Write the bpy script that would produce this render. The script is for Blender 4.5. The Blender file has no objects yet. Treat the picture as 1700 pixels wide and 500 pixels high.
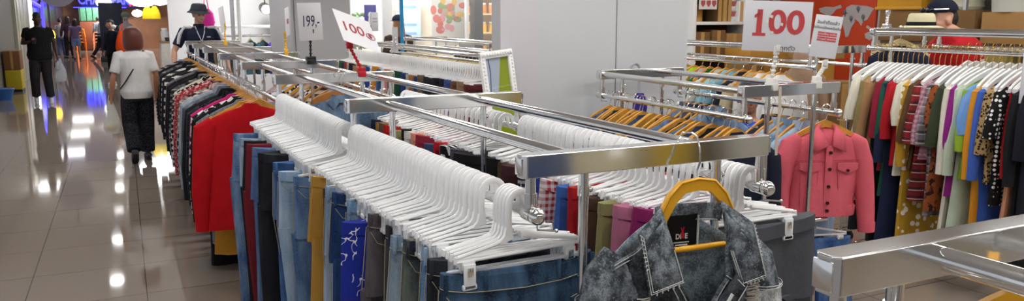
import bpy, bmesh, math, random
from math import sin, cos, pi, radians as R
from mathutils import Vector, Matrix
random.seed(7)
LP = 12.0; EXPO = 0.52
SC = bpy.context.scene
COL = SC.collection

# ------------------------------------------------------------------ camera
H = 1.7; F = 1318.0; CX, CY = 850.0, 250.0
YAW, PIT = R(25.9), R(9.6)
FW = Vector((sin(YAW)*cos(PIT), cos(YAW)*cos(PIT), -sin(PIT)))
RT = Vector((cos(YAW), -sin(YAW), 0)); UP = RT.cross(FW)
CAM = Vector((0, 0, H))
def ray(x, y): return FW + RT*((x-CX)/F) - UP*((y-CY)/F)
def atY(x, y, Y): d = ray(x, y); return CAM + d*(Y/d.y)
def atX(x, y, X): d = ray(x, y); return CAM + d*(X/d.x)
def atZ(x, y, z): d = ray(x, y); return CAM + d*((z-H)/d.z)
cd = bpy.data.cameras.new('camera'); cam = bpy.data.objects.new('camera', cd); COL.objects.link(cam)
cd.sensor_width = 36; cd.lens = 36*F/1700; cd.clip_start = .02; cd.clip_end = 200
cam.matrix_world = Matrix((
    (RT.x, UP.x, -FW.x, 0), (RT.y, UP.y, -FW.y, 0), (RT.z, UP.z, -FW.z, H), (0, 0, 0, 1)))
SC.camera = cam

# ------------------------------------------------------------------ materials
def lin(c):
    return tuple((v/12.92 if v <= .04045 else ((v+.055)/1.055)**2.4) for v in c)
def hexc(h):
    h = h.lstrip('#'); return lin(tuple(int(h[i:i+2], 16)/255 for i in (0, 2, 4)))
MC = {}
def newmat(key):
    m = bpy.data.materials.new(key); m.use_nodes = True
    return m, m.node_tree.nodes, m.node_tree.links, m.node_tree.nodes['Principled BSDF']
def mat(key, col, rough=.5, metal=0, emit=0, alpha=1, trans=0, spec=.5, coat=0, bump=0, bscale=40, var=0, vscale=6):
    if key in MC: return MC[key]
    m, N, L, b = newmat(key)
    c = hexc(col) if isinstance(col, str) else col
    b.inputs['Base Color'].default_value = (*c, 1); b.inputs['Roughness'].default_value = rough
    b.inputs['Metallic'].default_value = metal; b.inputs['Specular IOR Level'].default_value = spec
    b.inputs['Coat Weight'].default_value = coat
    b.inputs['Transmission Weight'].default_value = trans; b.inputs['Alpha'].default_value = alpha
    if emit:
        b.inputs['Emission Color'].default_value = (*c, 1); b.inputs['Emission Strength'].default_value = emit
    if bump or var:
        tc = N.new('ShaderNodeTexCoord')
        n = N.new('ShaderNodeTexNoise'); n.inputs['Scale'].default_value = bscale; n.inputs['Detail'].default_value = 3
        L.new(tc.outputs['Object'], n.inputs['Vector'])
        if bump:
            bp = N.new('ShaderNodeBump'); bp.inputs['Strength'].default_value = bump; bp.inputs['Distance'].default_value = .01
            L.new(n.outputs['Fac'], bp.inputs['Height']); L.new(bp.outputs['Normal'], b.inputs['Normal'])
        if var:
            n2 = N.new('ShaderNodeTexNoise'); n2.inputs['Scale'].default_value = vscale; n2.inputs['Detail'].default_value = 4
            L.new(tc.outputs['Object'], n2.inputs['Vector'])
            mx = N.new('ShaderNodeMixRGB'); mx.inputs[1].default_value = (*[v*(1-var) for v in c], 1)
            mx.inputs[2].default_value = (*[min(1, v*(1+var)) for v in c], 1)
            L.new(n2.outputs['Fac'], mx.inputs[0]); L.new(mx.outputs[0], b.inputs['Base Color'])
    MC[key] = m
    return m

def fab(col, pat=None, c2='#ffffff', s=1.0, rough=.85):
    """cloth; pattern in the object's own coordinates"""
    key = 'cloth_%s_%s_%s_%g' % (col, pat, c2, s)
    if key in MC: return MC[key]
    m, N, L, b = newmat(key.replace('#', ''))
    A = hexc(col); B = hexc(c2)
    b.inputs['Roughness'].default_value = rough; b.inputs['Specular IOR Level'].default_value = .25
    tc = N.new('ShaderNodeTexCoord'); mp = N.new('ShaderNodeMapping'); L.new(tc.outputs['Object'], mp.inputs['Vector'])
    oi = N.new('ShaderNodeObjectInfo')
    off = N.new('ShaderNodeCombineXYZ')
    for i in range(3): L.new(oi.outputs['Random'], off.inputs[i])
    L.new(off.outputs[0], mp.inputs['Location'])
    P = mp.outputs[0]
    def math_(op, a, bb=None):
        n = N.new('ShaderNodeMath'); n.operation = op
        for i, v in enumerate((a, bb)):
            if v is None: continue
            if isinstance(v, (int, float)): n.inputs[i].default_value = v
            else: L.new(v, n.inputs[i])
        return n.outputs[0]
    def noise(scale, det=3, vec=None):
        n = N.new('ShaderNodeTexNoise'); n.inputs['Scale'].default_value = scale; n.inputs['Detail'].default_value = det
        L.new(vec or P, n.inputs['Vector']); return n.outputs['Fac']
    def mix(f, a, c):
        n = N.new('ShaderNodeMixRGB')
        if isinstance(f, (int, float)): n.inputs[0].default_value = f
        else: L.new(f, n.inputs[0])
        for i, v in ((1, a), (2, c)):
            if isinstance(v, tuple): n.inputs[i].default_value = (*v[:3], 1)
            else: L.new(v, n.inputs[i])
        return n.outputs[0]
    def ramp(f, lo, hi):
        n = N.new('ShaderNodeMapRange'); n.inputs[1].default_value = lo; n.inputs[2].default_value = hi
        L.new(f, n.inputs[0]); return n.outputs[0]
    sep = N.new('ShaderNodeSeparateXYZ'); L.new(P, sep.inputs[0])
    X, Y, Z = sep.outputs
    dark = tuple(v*.82 for v in A); lite = tuple(min(1, v*1.12+.004) for v in A)
    base = mix(noise(9*s), dark, lite)
    def bars(co, freq, duty): return math_('LESS_THAN', math_('FRACT', math_('MULTIPLY', co, freq)), duty)
    if pat == 'denim':
        mp3 = N.new('ShaderNodeMapping'); mp3.inputs['Scale'].default_value = (17, 17, 4.5); L.new(P, mp3.inputs['Vector'])
        fade = ramp(noise(1, 5, mp3.outputs[0]), .40, .66)
        base = mix(fade, A, B); base = mix(math_('MULTIPLY', ramp(noise(190, 2), .52, .62), .30), base, B)
        mp2 = N.new('ShaderNodeMapping'); mp2.inputs['Scale'].default_value = (420, 420, 90); L.new(tc.outputs['Object'], mp2.inputs['Vector'])
        base = mix(math_('MULTIPLY', noise(1, 2, mp2.outputs[0]), .45), base, tuple(v*.45 for v in A))
    elif pat == 'acid':
        base = mix(ramp(noise(30, 7), .40, .62), A, B)
        base = mix(math_('MULTIPLY', ramp(noise(240, 3), .50, .58), .55), base, tuple(v*.35 for v in A))
        base = mix(math_('MULTIPLY', ramp(noise(170, 3), .56, .62), .45), base, tuple(min(1, v*1.35) for v in B))
    elif pat == 'dots':
        v = N.new('ShaderNodeTexVoronoi'); v.inputs['Scale'].default_value = 34*s; v.inputs['Randomness'].default_value = .25
        L.new(P, v.inputs['Vector']); base = mix(math_('LESS_THAN', v.outputs['Distance'], .36), base, B)
    elif pat == 'spots':
        v = N.new('ShaderNodeTexVoronoi'); v.inputs['Scale'].default_value = 17*s; v.inputs['Randomness'].default_value = .9
        L.new(P, v.inputs['Vector']); base = mix(math_('LESS_THAN', v.outputs['Distance'], .34), base, B)
    elif pat == 'stripe':
        base = mix(bars(Z, 22*s, .45), base, B)
    elif pat == 'vstripe':
        base = mix(bars(math_('ADD', X, Y), 26*s, .4), base, B)
    elif pat == 'gingham':
        a = bars(math_('ADD', X, Y), 30*s, .5); c = bars(Z, 30*s, .5)
        base = mix(math_('MULTIPLY', math_('ADD', a, c), .5), base, B)
    elif pat == 'plaid':
        a = bars(math_('ADD', X, Y), 16*s, .4); c = bars(Z, 16*s, .4); e = bars(Z, 16*s, .08)
        base = mix(math_('MULTIPLY', math_('ADD', a, c), .45), base, B); base = mix(math_('MULTIPLY', e, .7), base, (.75, .7, .62))
    elif pat == 'hound':
        ch = N.new('ShaderNodeTexChecker'); ch.inputs['Scale'].default_value = 42*s
        wv = N.new('ShaderNodeMapping'); wv.inputs['Rotation'].default_value = (.5, .7, .4); L.new(P, wv.inputs['Vector']); L.new(wv.outputs[0], ch.inputs['Vector'])
        base = mix(ch.outputs['Fac'], base, B)
    elif pat == 'fleck':
        base = mix(ramp(noise(70*s, 2), .52, .56), base, B)
    elif pat == 'floral':
        base = mix(ramp(noise(24*s, 1), .56, .58), base, B)
        base = mix(ramp(noise(31*s, 1), .64, .66), base, tuple(min(1, .4*(x+y)) for x, y in zip(A, B)))
    elif pat == 'scrawl':
        n = math_('ABSOLUTE', math_('SUBTRACT', noise(15*s, .6), .5))
        base = mix(math_('MULTIPLY', math_('LESS_THAN', n, .017), math_('GREATER_THAN', noise(10, 1), .5)), base, B)
    elif pat == 'leopard':
        v = N.new('ShaderNodeTexVoronoi'); v.inputs['Scale'].default_value = 50*s; L.new(P, v.inputs['Vector'])
        base = mix(math_('LESS_THAN', v.outputs['Distance'], .42), base, B)
    L.new(base, b.inputs['Base Color'])
    bp = N.new('ShaderNodeBump'); bp.inputs['Strength'].default_value = .5; bp.inputs['Distance'].default_value = .006
    h = math_('ADD', noise(28, 3), math_('MULTIPLY', noise(260, 2), .25)); L.new(h, bp.inputs['Height']); L.new(bp.outputs[0], b.inputs['Normal'])
    MC[key] = m
    return m

CHROME = mat('chrome', (.80, .80, .79), .11, 1, bump=.02, bscale=9)
CHROME_W = mat('worn_chrome', (.74, .73, .70), .2, 1, bump=.05, bscale=14, var=.10, vscale=8)
WHITE_P = mat('white_plastic', (.88, .88, .88), .38)
CLIP_P = mat('milky_clip_plastic', (.80, .82, .84), .25)
WOOD = mat('hanger_wood', '#d79a3e', .45, var=.25, vscale=18)
WOOD_D = mat('dark_hanger_wood', '#a96b2c', .45, var=.25, vscale=18)
WOOD_L = mat('pale_hanger_wood', '#d9c48c', .5, var=.15, vscale=18)
GOLD = mat('gold_wire', '#d8b255', .25, 1)
YELLOW_P = mat('yellow_plastic', '#e3a51c', .35)
WHITE_PAINT = mat('white_paint', (.84, .84, .83), .45)
BLACK_P = mat('black_plastic', (.012, .012, .013), .35)
RUBBER = mat('rubber', (.02, .02, .02), .7)
CARD = mat('cardboard', '#a97a45', .85, var=.15, bump=.1)

# ------------------------------------------------------------------ mesh builder
class MB:
    def __init__(s): s.v = []; s.f = []
    def add(s, vs, fs):
        o = len(s.v); s.v += [tuple(p) for p in vs]; s.f += [tuple(i+o for i in f) for f in fs]; return s
    def box(s, c, d, ch=0, rot=None):
        x, y, z = d[0]/2, d[1]/2, d[2]/2
        if ch:
            bm = bmesh.new(); bmesh.ops.create_cube(bm, size=1)
            for v in bm.verts: v.co = Vector((v.co.x*d[0], v.co.y*d[1], v.co.z*d[2]))
            bmesh.ops.bevel(bm, geom=bm.edges[:], offset=ch, segments=2, affect='EDGES', profile=.5)
            bm.verts.ensure_lookup_table()
            vs = [v.co.copy() for v in bm.verts]; fs = [[v.index for v in f.verts] for f in bm.faces]; bm.free()
        else:
            vs = [Vector((a*x, b*y, e*z)) for a in (-1, 1) for b in (-1, 1) for e in (-1, 1)]
            fs = [(0, 1, 3, 2), (4, 6, 7, 5), (0, 4, 5, 1), (2, 3, 7, 6), (0, 2, 6, 4), (1, 5, 7, 3)]
        c = Vector(c)
        if rot is not None: vs = [rot @ p for p in vs]
        return s.add([p+c for p in vs], fs)
    def loft(s, rings, cap=True, closed=True):
        n = len(rings[0]); vs = [p for r in rings for p in r]; fs = []
        for i in range(len(rings)-1):
            for j in range(n if closed else n-1):
                k = (j+1) % n
                fs.append((i*n+j, i*n+k, (i+1)*n+k, (i+1)*n+j))
        if cap and closed:
            fs.append(tuple(range(n-1, -1, -1))); fs.append(tuple((len(rings)-1)*n+j for j in range(n)))
        return s.add(vs, fs)
    def tube(s, pts, r, n=8, flat=(1, 1), cap=True, up=None):
        pts = [Vector(p) for p in pts]; k = len(pts)
        if not hasattr(r, '__len__'): r = [r]*k
        t0 = (pts[1]-pts[0]).normalized()
        u = Vector(up) if up else (Vector((0, 1, 0)) if abs(t0.y) < .9 else Vector((1, 0, 0)))
        rings = []
        for i in range(k):
            t = (pts[min(i+1, k-1)]-pts[max(i-1, 0)])
            if t.length < 1e-9: t = t0
            t.normalize(); a = u-t*u.dot(t)
            if a.length < 1e-6: a = Vector((1, 0, 0))-t*t.x
            a.normalize(); b = t.cross(a); u = a
            rings.append([pts[i]+a*(cos(2*pi*j/n)*r[i]*flat[0])+b*(sin(2*pi*j/n)*r[i]*flat[1]) for j in range(n)])
        return s.loft(rings, cap)
    def ell(s, c, r, nu=12, nv=8, rot=None, zmin=-1, zmax=1):
        rings = []
        a0, a1 = math.asin(max(-1, zmin)), math.asin(min(1, zmax))
        for i in range(nv+1):
            a = a0+(a1-a0)*i/nv; cr = max(cos(a), 1e-3)
            ring = [Vector((cr*cos(2*pi*j/nu)*r[0], cr*sin(2*pi*j/nu)*r[1], sin(a)*r[2])) for j in range(nu)]
            if rot is not None: ring = [rot @ p for p in ring]
            rings.append([p+Vector(c) for p in ring])
        return s.loft(rings)
    def prism(s, poly, t, axis='y', c=(0, 0, 0)):
        """outline in the plane across the axis, thickness t"""
        n = len(poly); a, b = [], []
        for (u, w) in poly:
            p, q = {'y': ((u, -t/2, w), (u, t/2, w)), 'x': ((-t/2, u, w), (t/2, u, w)), 'z': ((u, w, -t/2), (u, w, t/2))}[axis]
            a.append(Vector(p)+Vector(c)); b.append(Vector(q)+Vector(c))
        fs = [tuple(range(n)), tuple(range(2*n-1, n-1, -1))]+[(i, n+i, n+(i+1) % n, (i+1) % n) for i in range(n)]
        return s.add(a+b, fs)
    def xf(s, M): s.v = [tuple(M @ Vector(p)) for p in s.v]; return s
    def merge(s, o): return s.add(o.v, o.f)

def finish_mesh(me, ang=40):
    bm = bmesh.new(); bm.from_mesh(me); bmesh.ops.recalc_face_normals(bm, faces=bm.faces[:]); bm.to_mesh(me); bm.free()
    me.polygons.foreach_set('use_smooth', [True]*len(me.polygons))
    me.set_sharp_from_angle(angle=R(ang)); me.update()

def obj(name, mb, m, parent=None, loc=(0, 0, 0), rz=0, label=None, ang=40, sub=0, solid=0, remesh=0, fixn=True):
    me = bpy.data.meshes.new(name); me.from_pydata(mb.v, [], mb.f)
    if remesh:
        o = bpy.data.objects.new('tmp', me); COL.objects.link(o)
        md = o.modifiers.new('r', 'REMESH'); md.mode = 'VOXEL'; md.voxel_size = remesh
        sm = o.modifiers.new('s', 'SMOOTH'); sm.iterations = 4; sm.factor = .5
        bpy.context.view_layer.update()
        me2 = bpy.data.meshes.new_from_object(o.evaluated_get(bpy.context.evaluated_depsgraph_get()))
        bpy.data.objects.remove(o); bpy.data.meshes.remove(me); me = me2; me.name = name
        me.polygons.foreach_set('use_smooth', [True]*len(me.polygons))
    else: finish_mesh(me, ang)
    me.materials.clear(); me.materials.append(m)
    o = bpy.data.objects.new(name, me); COL.objects.link(o)
    o.location = loc; o.rotation_euler = (0, 0, rz)
    if parent: o.parent = parent
    if label: o['label'] = label
    if solid:
        md = o.modifiers.new('thickness', 'SOLIDIFY'); md.thickness = solid; md.offset = 0
    if sub:
        md = o.modifiers.new('smooth', 'SUBSURF'); md.levels = sub; md.render_levels = sub
    return o
def tag(o, label, cat, group=None, kind=None):
    o['label'] = label; o['category'] = cat
    if group: o['group'] = group
    if kind: o['kind'] = kind
    return o
def thing(name, label, cat, loc=(0, 0, 0), rz=0, group=None, rot=None):
    o = bpy.data.objects.new(name, None); o.empty_display_size = .05; COL.objects.link(o)
    o.location = loc; o.rotation_euler = rot if rot else (0, 0, rz)
    return tag(o, label, cat, group)
KIDS = {}
def dup(root, loc, rz=0, label=None, group=None, rot=None):
    def rec(o, par):
        c = o.copy(); COL.objects.link(c)
        if par: c.parent = par
        for ch in list(o.children): rec(ch, c)
        return c
    r = rec(root, None); r.location = loc; r.rotation_euler = rot if rot else (0, 0, rz)
    if label: r['label'] = label
    if group: r['group'] = group
    return r
def struct(name, mb, m, **k):
    o = obj(name, mb, m, **k); o['kind'] = 'structure'; return o
def text(name, s, size, m, parent, loc, rot=(R(90), 0, 0), bold=0, sx=1, align='CENTER', shear=0):
    cu = bpy.data.curves.new(name, 'FONT'); cu.body = s; cu.size = size; cu.align_x = align; cu.align_y = 'CENTER'; cu.offset = bold
    cu.extrude = .0004; cu.shear = shear; cu.resolution_u = 4
    t = bpy.data.objects.new('t', cu); COL.objects.link(t); bpy.context.view_layer.update()
    me = bpy.data.meshes.new_from_object(t.evaluated_get(bpy.context.evaluated_depsgraph_get()))
    bpy.data.objects.remove(t); bpy.data.curves.remove(cu)
    me.materials.clear(); me.materials.append(m)
    o = bpy.data.objects.new(name, me); COL.objects.link(o); o.location = loc; o.rotation_euler = rot; o.scale = (sx, 1, 1)
    if parent: o.parent = parent
    return o
def ordn(i):
    return '%d%s' % (i, 'th' if 10 <= i % 100 <= 20 else {1: 'st', 2: 'nd', 3: 'rd'}.get(i % 10, 'th'))

# ------------------------------------------------------------------ hangers (origin = centre of the rail they hang on)
def arc(cx, cz, r, a0, a1, n, y=0):
    return [(cx+r*cos(a0+(a1-a0)*i/n), y, cz+r*sin(a0+(a1-a0)*i/n)) for i in range(n+1)]
def make_clip_hanger():
    t = thing('clip_hanger', 'x', 'hanger', (0, 0, 0))
    b = MB()
    hk = [(.03, 0, -.022), (.031, 0, 0)]+arc(0, .0, .031, 0, pi, 9)[1:]+[(-.034, 0, -.035), (-.03, 0, -.075)]
    b.tube(hk, .0095, 6, flat=(.62, 1.0))
    b.prism([(-.041, -.055), (-.027, -.055), (-.020, -.082), (-.050, -.094), (-.060, -.090), (-.045, -.074)], .010)
    for s in (-1, 1):
        b.tube([(s*.018-.012, 0, -.080), (s*.07, 0, -.092), (s*.172, 0, -.110)], [.0062, .0052, .0046], 6, flat=(.9, 1))
    b.tube([(-.176, 0, -.121), (.176, 0, -.121)], .0048, 6); b.tube([(-.176, 0, -.108), (-.178, 0, -.124)], .005, 6); b.tube([(.176, 0, -.108), (.178, 0, -.124)], .005, 6)
    obj('hanger_body', b, WHITE_P, t)
    for s in (-1, 1):
        c = MB(); x = s*.145
        c.box((x, -.009, -.158), (.032, .006, .062), .002); c.box((x, .009, -.158), (.032, .006, .062), .002)
        c.box((x, 0, -.132), (.036, .012, .022), .003); c.box((x, 0, -.184), (.038, .024, .014), .003)
        co = obj('clip', c, CLIP_P, t)
        sp = MB(); sp.box((x, -.0135, -.146), (.016, .004, .022), .001); sp.box((x, .0135, -.146), (.016, .004, .022), .001)
        obj('spring', sp, CHROME, co)
    return t
def wire_hook(mb, r=.022, top=0, neck=-.085, w=.0022):
    mb.tube([(-.016, 0, -.02)]+arc(0, 0, r, pi*1.15, -.25*pi, 12)+[(.004, 0, -.045), (0, 0, -.06), (0, 0, neck)], w, 6)
def make_shaped_hanger(name, m_arm, m_hook, neck=-.085, hw=.2, thick=.03, bar=None, drop=.07, yth=.014):
    t = thing(name, 'x', 'hanger', (0, 0, 0))
    b = MB(); up, lo = [], []
    for i in range(13):
        u = -1+2*i/12; x = u*hw
        z = neck-drop*(abs(u)**1.6)+.012*math.exp(-(u*5)**2)
        th = thick*(1-.35*abs(u))
        up.append((x, z)); lo.append((x, z-th))
    b.prism(up+lo[::-1], yth)
    obj('arms', b, m_arm, t, ang=50)
    h = MB(); wire_hook(h, neck=neck+.012); obj('hook', h, m_hook, t)
    if bar:
        r = MB(); z = neck-drop-thick*.6
        r.tube([(-hw*.92, 0, z), (hw*.92, 0, z)], .005, 8); obj('trouser_bar', r, bar, t)
    return t

# ------------------------------------------------------------------ hanging clothes (origin = centre of the rail)
def sring(hw, t, z, n=20, p=2.6, cx=0, cy=0, fold=0, ph=0, fr=30):
    out = []
    for j in range(n):
        a = 2*pi*j/n; c, s_ = cos(a), sin(a)
        x = math.copysign(abs(c)**(2/p), c)*hw; y = math.copysign(abs(s_)**(2/p), s_)*t
        y += fold*sin(fr*x+ph)+fold*.5*sin(fr*2.1*x+ph*1.7)
        out.append(Vector((cx+x, cy+y, z)))
    return out
def top_body(hw=.2, L=.65, t=.035, flare=.05, seed=0, z0=-.085, neck=.05, k=1.0):
    rnd = random.Random(seed); ph = rnd.uniform(0, 6); m = MB()
    prof = [(0, neck*.8, .4), (.012, neck+.012, .5), (.028, hw*.55, .7), (.048, hw*.84, .85), (.075, hw*.97, .95), (.12, hw, 1.0)]
    rings = [sring(w, t*q, z0-d*k, cy=0) for d, w, q in prof]
    n = 9
    for i in range(1, n+1):
        s = i/n; z = z0-.12*k-(L-.12*k)*s
        w = hw*(1-.05*sin(pi*s)+flare*s)
        rings.append(sring(w, t*(1+.25*s), z, cx=.012*sin(ph+3*s), cy=.010*sin(ph*2+2.4*s), fold=.012*s+.002, ph=ph+1.1*s, fr=34))
    return m.loft(rings)
def sleeves(m, hw, sl, r=.055, t=.8, seed=0, z0=-.085, out=.05, sides=(-1, 1), k_=1.0):
    rnd = random.Random(seed+5)
    for s in sides:
        j = rnd.uniform(-.012, .012); f = rnd.uniform(-.02, .02)
        zk = z0-.085*(k_-1); pts = [(s*hw*.80, 0, zk-.06+.02*(k_-1)), (s*(hw*.99), 0, zk-.10)]
        k = max(2, int(sl/.08))
        for i in range(1, k+1):
            u = i/k
            pts.append((s*(hw+out*min(1, u*1.6)+j*u), f*u+.006*sin(5*u+seed), zk-.10-sl*u))
        rr = [r*.6, r*1.08]+[r*(1.02-.35*i/k*(1 if sl > .35 else .25)) for i in range(1, k+1)]
        m.tube(pts, rr, 10, flat=(t, 1.0))
    return m
def collar_mb(m, neck=.06, z0=-.085, h=.035, t=.03):
    for s in (-1, 1):
        m.prism([(s*.008, z0-.015), (s*neck, z0+.012), (s*(neck+.022), z0-.03), (s*.05, z0-.07)], .006, c=(0, -t, 0))
    rings = [sring(neck*.9, t*.9, z0+.014), sring(neck*1.02, t*1.02, z0-.012), sring(neck*1.12, t*1.1, z0-.03)]
    return m.loft(rings, cap=False)
def make_top(name, loc, fabric, hw=.2, L=.62, sl=.52, t=.035, flare=.03, seed=0, rz=0, collar=None, label='', cat='top', group=None, z0=-.085, extras=None, r=.055, hem=None, k=1.0):
    root = thing(name, label, cat, loc, rz, group)
    m = top_body(hw, L, t, flare, seed, z0, k=k)
    obj('body', m, fabric, root)
    if sl:
        for sd in (-1, 1): s_ = sleeves(MB(), hw, sl, r, seed=seed, z0=z0, sides=(sd,), k_=k); obj('sleeve', s_, fabric, root)
    if collar:
        obj('collar', collar_mb(MB(), z0=z0, t=t), collar, root)
    if hem:
        rr = top_body(hw, L, t*1.06, flare, seed, z0, k=k); q = 20
        hm = MB(); n = len(rr.v)//q
        hm.loft([[Vector(p) for p in rr.v[i*q:(i+1)*q]] for i in (n-2, n-1)]); obj('hem_band', hm, hem, root)
    if extras: extras(root)
    return root
def make_trousers(name, loc, fabric, hw=.2, L=.98, t=.022, seed=0, rz=0, label='', cat='trousers', group=None, z0=-.150, detail=0, taper=.84, band=None, lining=None, roll=1.0):
    rnd = random.Random(seed); ph = rnd.uniform(0, 6); m = MB()
    root = thing(name, label, cat, (loc[0], loc[1], loc[2]+rnd.uniform(-.014, .010)*roll), rz, group, rot=(0, rnd.uniform(-.05, .05)*roll, rz))
    hip = min(.25, L*.42)
    sag = rnd.uniform(.006, .016)
    rings = []
    for s in (0, .12, .35, .7, 1):
        z = z0-hip*s
        ring = sring(hw*(1+.07*s), t*(.8+.55*s), z, p=3.2, cy=.006*sin(ph+2*s), fold=.004+.010*s, ph=ph, fr=22)
        if s == 0: ring = [Vector((p.x, p.y, p.z-sag*(1-(p.x/hw)**2)*2)) for p in ring]
        rings.append(ring)
    m.loft(rings)
    k = 7
    for sd in (-1, 1):
        lr = []
        for i in range(k+1):
            s = i/k; z = z0-hip*.94-(L-hip*.94)*s
            w = hw*.53*(1-(1-taper)*min(1, s*1.3)) if L > .6 else hw*.54*(1-.02*s)
            cx = sd*(hw*.53+.012*sin(ph+sd+2.4*s)+.02*s)
            lr.append(sring(w, t*(1.3-.15*s), z, p=2.7, n=14, cx=cx, cy=.010*sin(ph*1.3+sd+3*s), fold=.008, ph=ph+sd+1.5*s, fr=40))
        m.loft(lr)
    obj('legs', m, fabric, root)
    wb = MB()
    a = sring(hw*1.004, t*.86+.002, z0+.002, p=3.2, cy=.006*sin(ph), fold=.004, ph=ph, fr=22)
    c = sring(hw*1.012, t*.98+.003, z0-.036, p=3.2, cy=.006*sin(ph+.3), fold=.0052, ph=ph, fr=22)
    a = [Vector((p.x, p.y, p.z-sag*(1-(p.x/hw)**2)*2)) for p in a]; c = [Vector((p.x, p.y, p.z-sag*(1-(p.x/hw)**2)*2)) for p in c]
    wb.loft([a, c]); w = obj('waistband', wb, band or fabric, root)
    if detail:
        st = MB()
        for zz in (-.038,):
            st.tube([(p.x, p.y-.002 if p.y < 0 else p.y+.002, p.z+.001) for p in c]+[c[0]], .0011, 4)
        for sd in (-1, 1):
            st.tube([(sd*hw*.98, -t*1.05, z0-.05), (sd*hw*.86, -t*1.25, z0-.085), (sd*hw*.6, -t*1.28-.004, z0-.1)], .0012, 4)
            st.tube([(sd*(hw*1.02+.0), 0, z0-.04), (sd*hw*1.08, 0, z0-hip*.9), (sd*hw*.96, 0, z0-L*.6)], .0016, 4)
        obj('stitching', st, fab('#a89d84'), root)
        for x in (-.97, -.5, .45, .95):
            lp = MB(); yy = -t*(.95 if abs(x) < .8 else .55)-.005
            lp.box((x*hw, yy, z0-.022), (.011, .006, .05), .002); obj('belt_loop', lp, band or fabric, root)
        if lining:
            ln = MB(); ln.loft([sring(hw*.93, t*.5, z0-.004, p=3), sring(hw*.93, t*.5, z0+.003-.0, p=3)])
            obj('lining', ln, lining, root)
    return root

# ------------------------------------------------------------------ racks
def crossbar(m, x0, x1, y, z, h=.056, d=.046):
    c_ = .010; m.prism([(x0, -d/2+c_), (x0+c_, -d/2), (x1-c_, -d/2), (x1, -d/2+c_), (x1, d/2-c_), (x1-c_, d/2), (x0+c_, d/2), (x0, d/2-c_)], h, axis='z', c=(0, y, z-h/2))
def ball_joint(root, x, y, zr, ztop, front=True):
    d = MB(); d.tube([(x, y, ztop-.05), (x, y, zr+.018)], .0125, 12); d.tube([(x, y, zr+.05), (x, y, zr+.012)], .0165, 12)
    obj('drop_tube', d, CHROME, root)
    b = MB(); s = -1 if front else 1
    b.tube([(x, y+.02, zr), (x, y-.02, zr)], .0195, 14); b.ell((x, y+s*.034, zr), (.021, .021, .021), 14, 10)
    bo = obj('ball_end', b, CHROME, root)
    w = MB(); w.tube([(x+.006, y+s*.02, zr-.015), (x+.008, y+s*.022, zr-.036), (x+.05, y+s*.035, zr-.040)], .0028, 6); w.ell((x+.052, y+s*.035, zr-.040), (.005, .005, .005), 8, 6)
    obj('accessory_hook', w, CHROME, bo)
def make_rack(label, y0, y1, xl, xr, zt, zr, pipes, posts, back=False, front=True, group=None, pipe_r=.0165, rail_in=.03, balls=(1, 1), x2=None, m=None, rail_z2=None):
    """bars run across the row at y0 (and y1), top pipes and hang rails run along it"""
    root = thing('clothes_rack', label, 'clothes rack', ((xl+xr)/2, y0, 0), 0, group)
    ox = (xl+xr)/2; M_ = m or CHROME
    D = (x2[0]-xl) if x2 else 0          # drift of the far bar
    ends = ([(0, 0)] if front else [])+([(y1-y0, D)] if back else [])
    for (yy, dx) in ends:
        c = MB(); crossbar(c, xl-ox+dx, xr-ox+dx, yy, zt)
        cb = obj('crossbar', c, M_, root, ang=20); bv = cb.modifiers.new('edge', 'BEVEL'); bv.width = .0025; bv.segments = 2; bv.harden_normals = True
        for s in (xl-ox+dx-.001, xr-ox+dx+.001): cp = MB(); cp.box((s, yy, zt-.028), (.004, .034, .042), .0015); obj('end_cap', cp, M_, cb)
        for px in posts:
            p = MB(); p.tube([(px-ox+dx, yy, zt-.054), (px-ox+dx, yy, .07)], .0125, 14)
            po = obj('post', p, M_, root)
            f = MB(); f.tube([(px-ox+dx, yy, zt-.09), (px-ox+dx, yy, zt-.115)], .0155, 14); f.ell((px-ox+dx+.016, yy-.004, zt-.1), (.008, .008, .008), 8, 6)
            obj('clamp', f, CHROME, po)
        b = MB(); b.box((dx, yy, .085), (xr-xl+.02, .04, .03), .006); fb = obj('foot_bar', b, M_, root)
        for s in (-1, 1):
            w = MB(); w.tube([(dx+s*(xr-xl)*.46-.011, yy, .035), (dx+s*(xr-xl)*.46+.011, yy, .035)], .035, 14); w.box((dx+s*(xr-xl)*.46, yy, .062), (.034, .03, .026), .004)
            obj('caster', w, RUBBER, root)
    for px in pipes:
        p = MB(); p.tube([(px-ox, .018, zt-.026), (px-ox+D, y1-y0-.018, zt-.026)], pipe_r, 16); obj('top_pipe', p, CHROME, root)
    zz = [zr, rail_z2 or zr]
    for i, s in enumerate((xl+rail_in, xr-rail_in+.012)):
        z = zz[i]
        p = MB(); p.tube([(s-ox, -.01, z), (s-ox+D, y1-y0+.0, z)], .0135, 16); obj('hang_rail', p, CHROME, root)
        if balls[0] and front: ball_joint(root, s-ox, 0, z, zt)
        if balls[1] and back: ball_joint(root, s-ox+D, y1-y0, z, zt, front=False)
    return root

# ------------------------------------------------------------------ chrome racks
T12 = 'chrome clothes rack '
P_CLIP = make_clip_hanger()
P_WOOD = make_shaped_hanger('wooden_hanger', WOOD, CHROME, neck=-.078, hw=.19, thick=.040, drop=.095)
P_WHITE = make_shaped_hanger('white_hanger', WHITE_PAINT, GOLD, neck=-.115, hw=.21, thick=.036, drop=.085, yth=.016)
P_PALE = make_shaped_hanger('wooden_hanger', WOOD_L, CHROME, neck=-.078, hw=.19, thick=.036, drop=.095)
PROTO_USED = {}
def hang(proto, loc, rz, label, group):
    """first use places the made hanger itself, every later one a copy"""
    if proto.name not in PROTO_USED:
        PROTO_USED[proto.name] = 1
        proto.location = loc; proto.rotation_euler = (0, 0, rz); proto['label'] = label; proto['group'] = group
        return proto
    return dup(proto, loc, rz, label, group)

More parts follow.
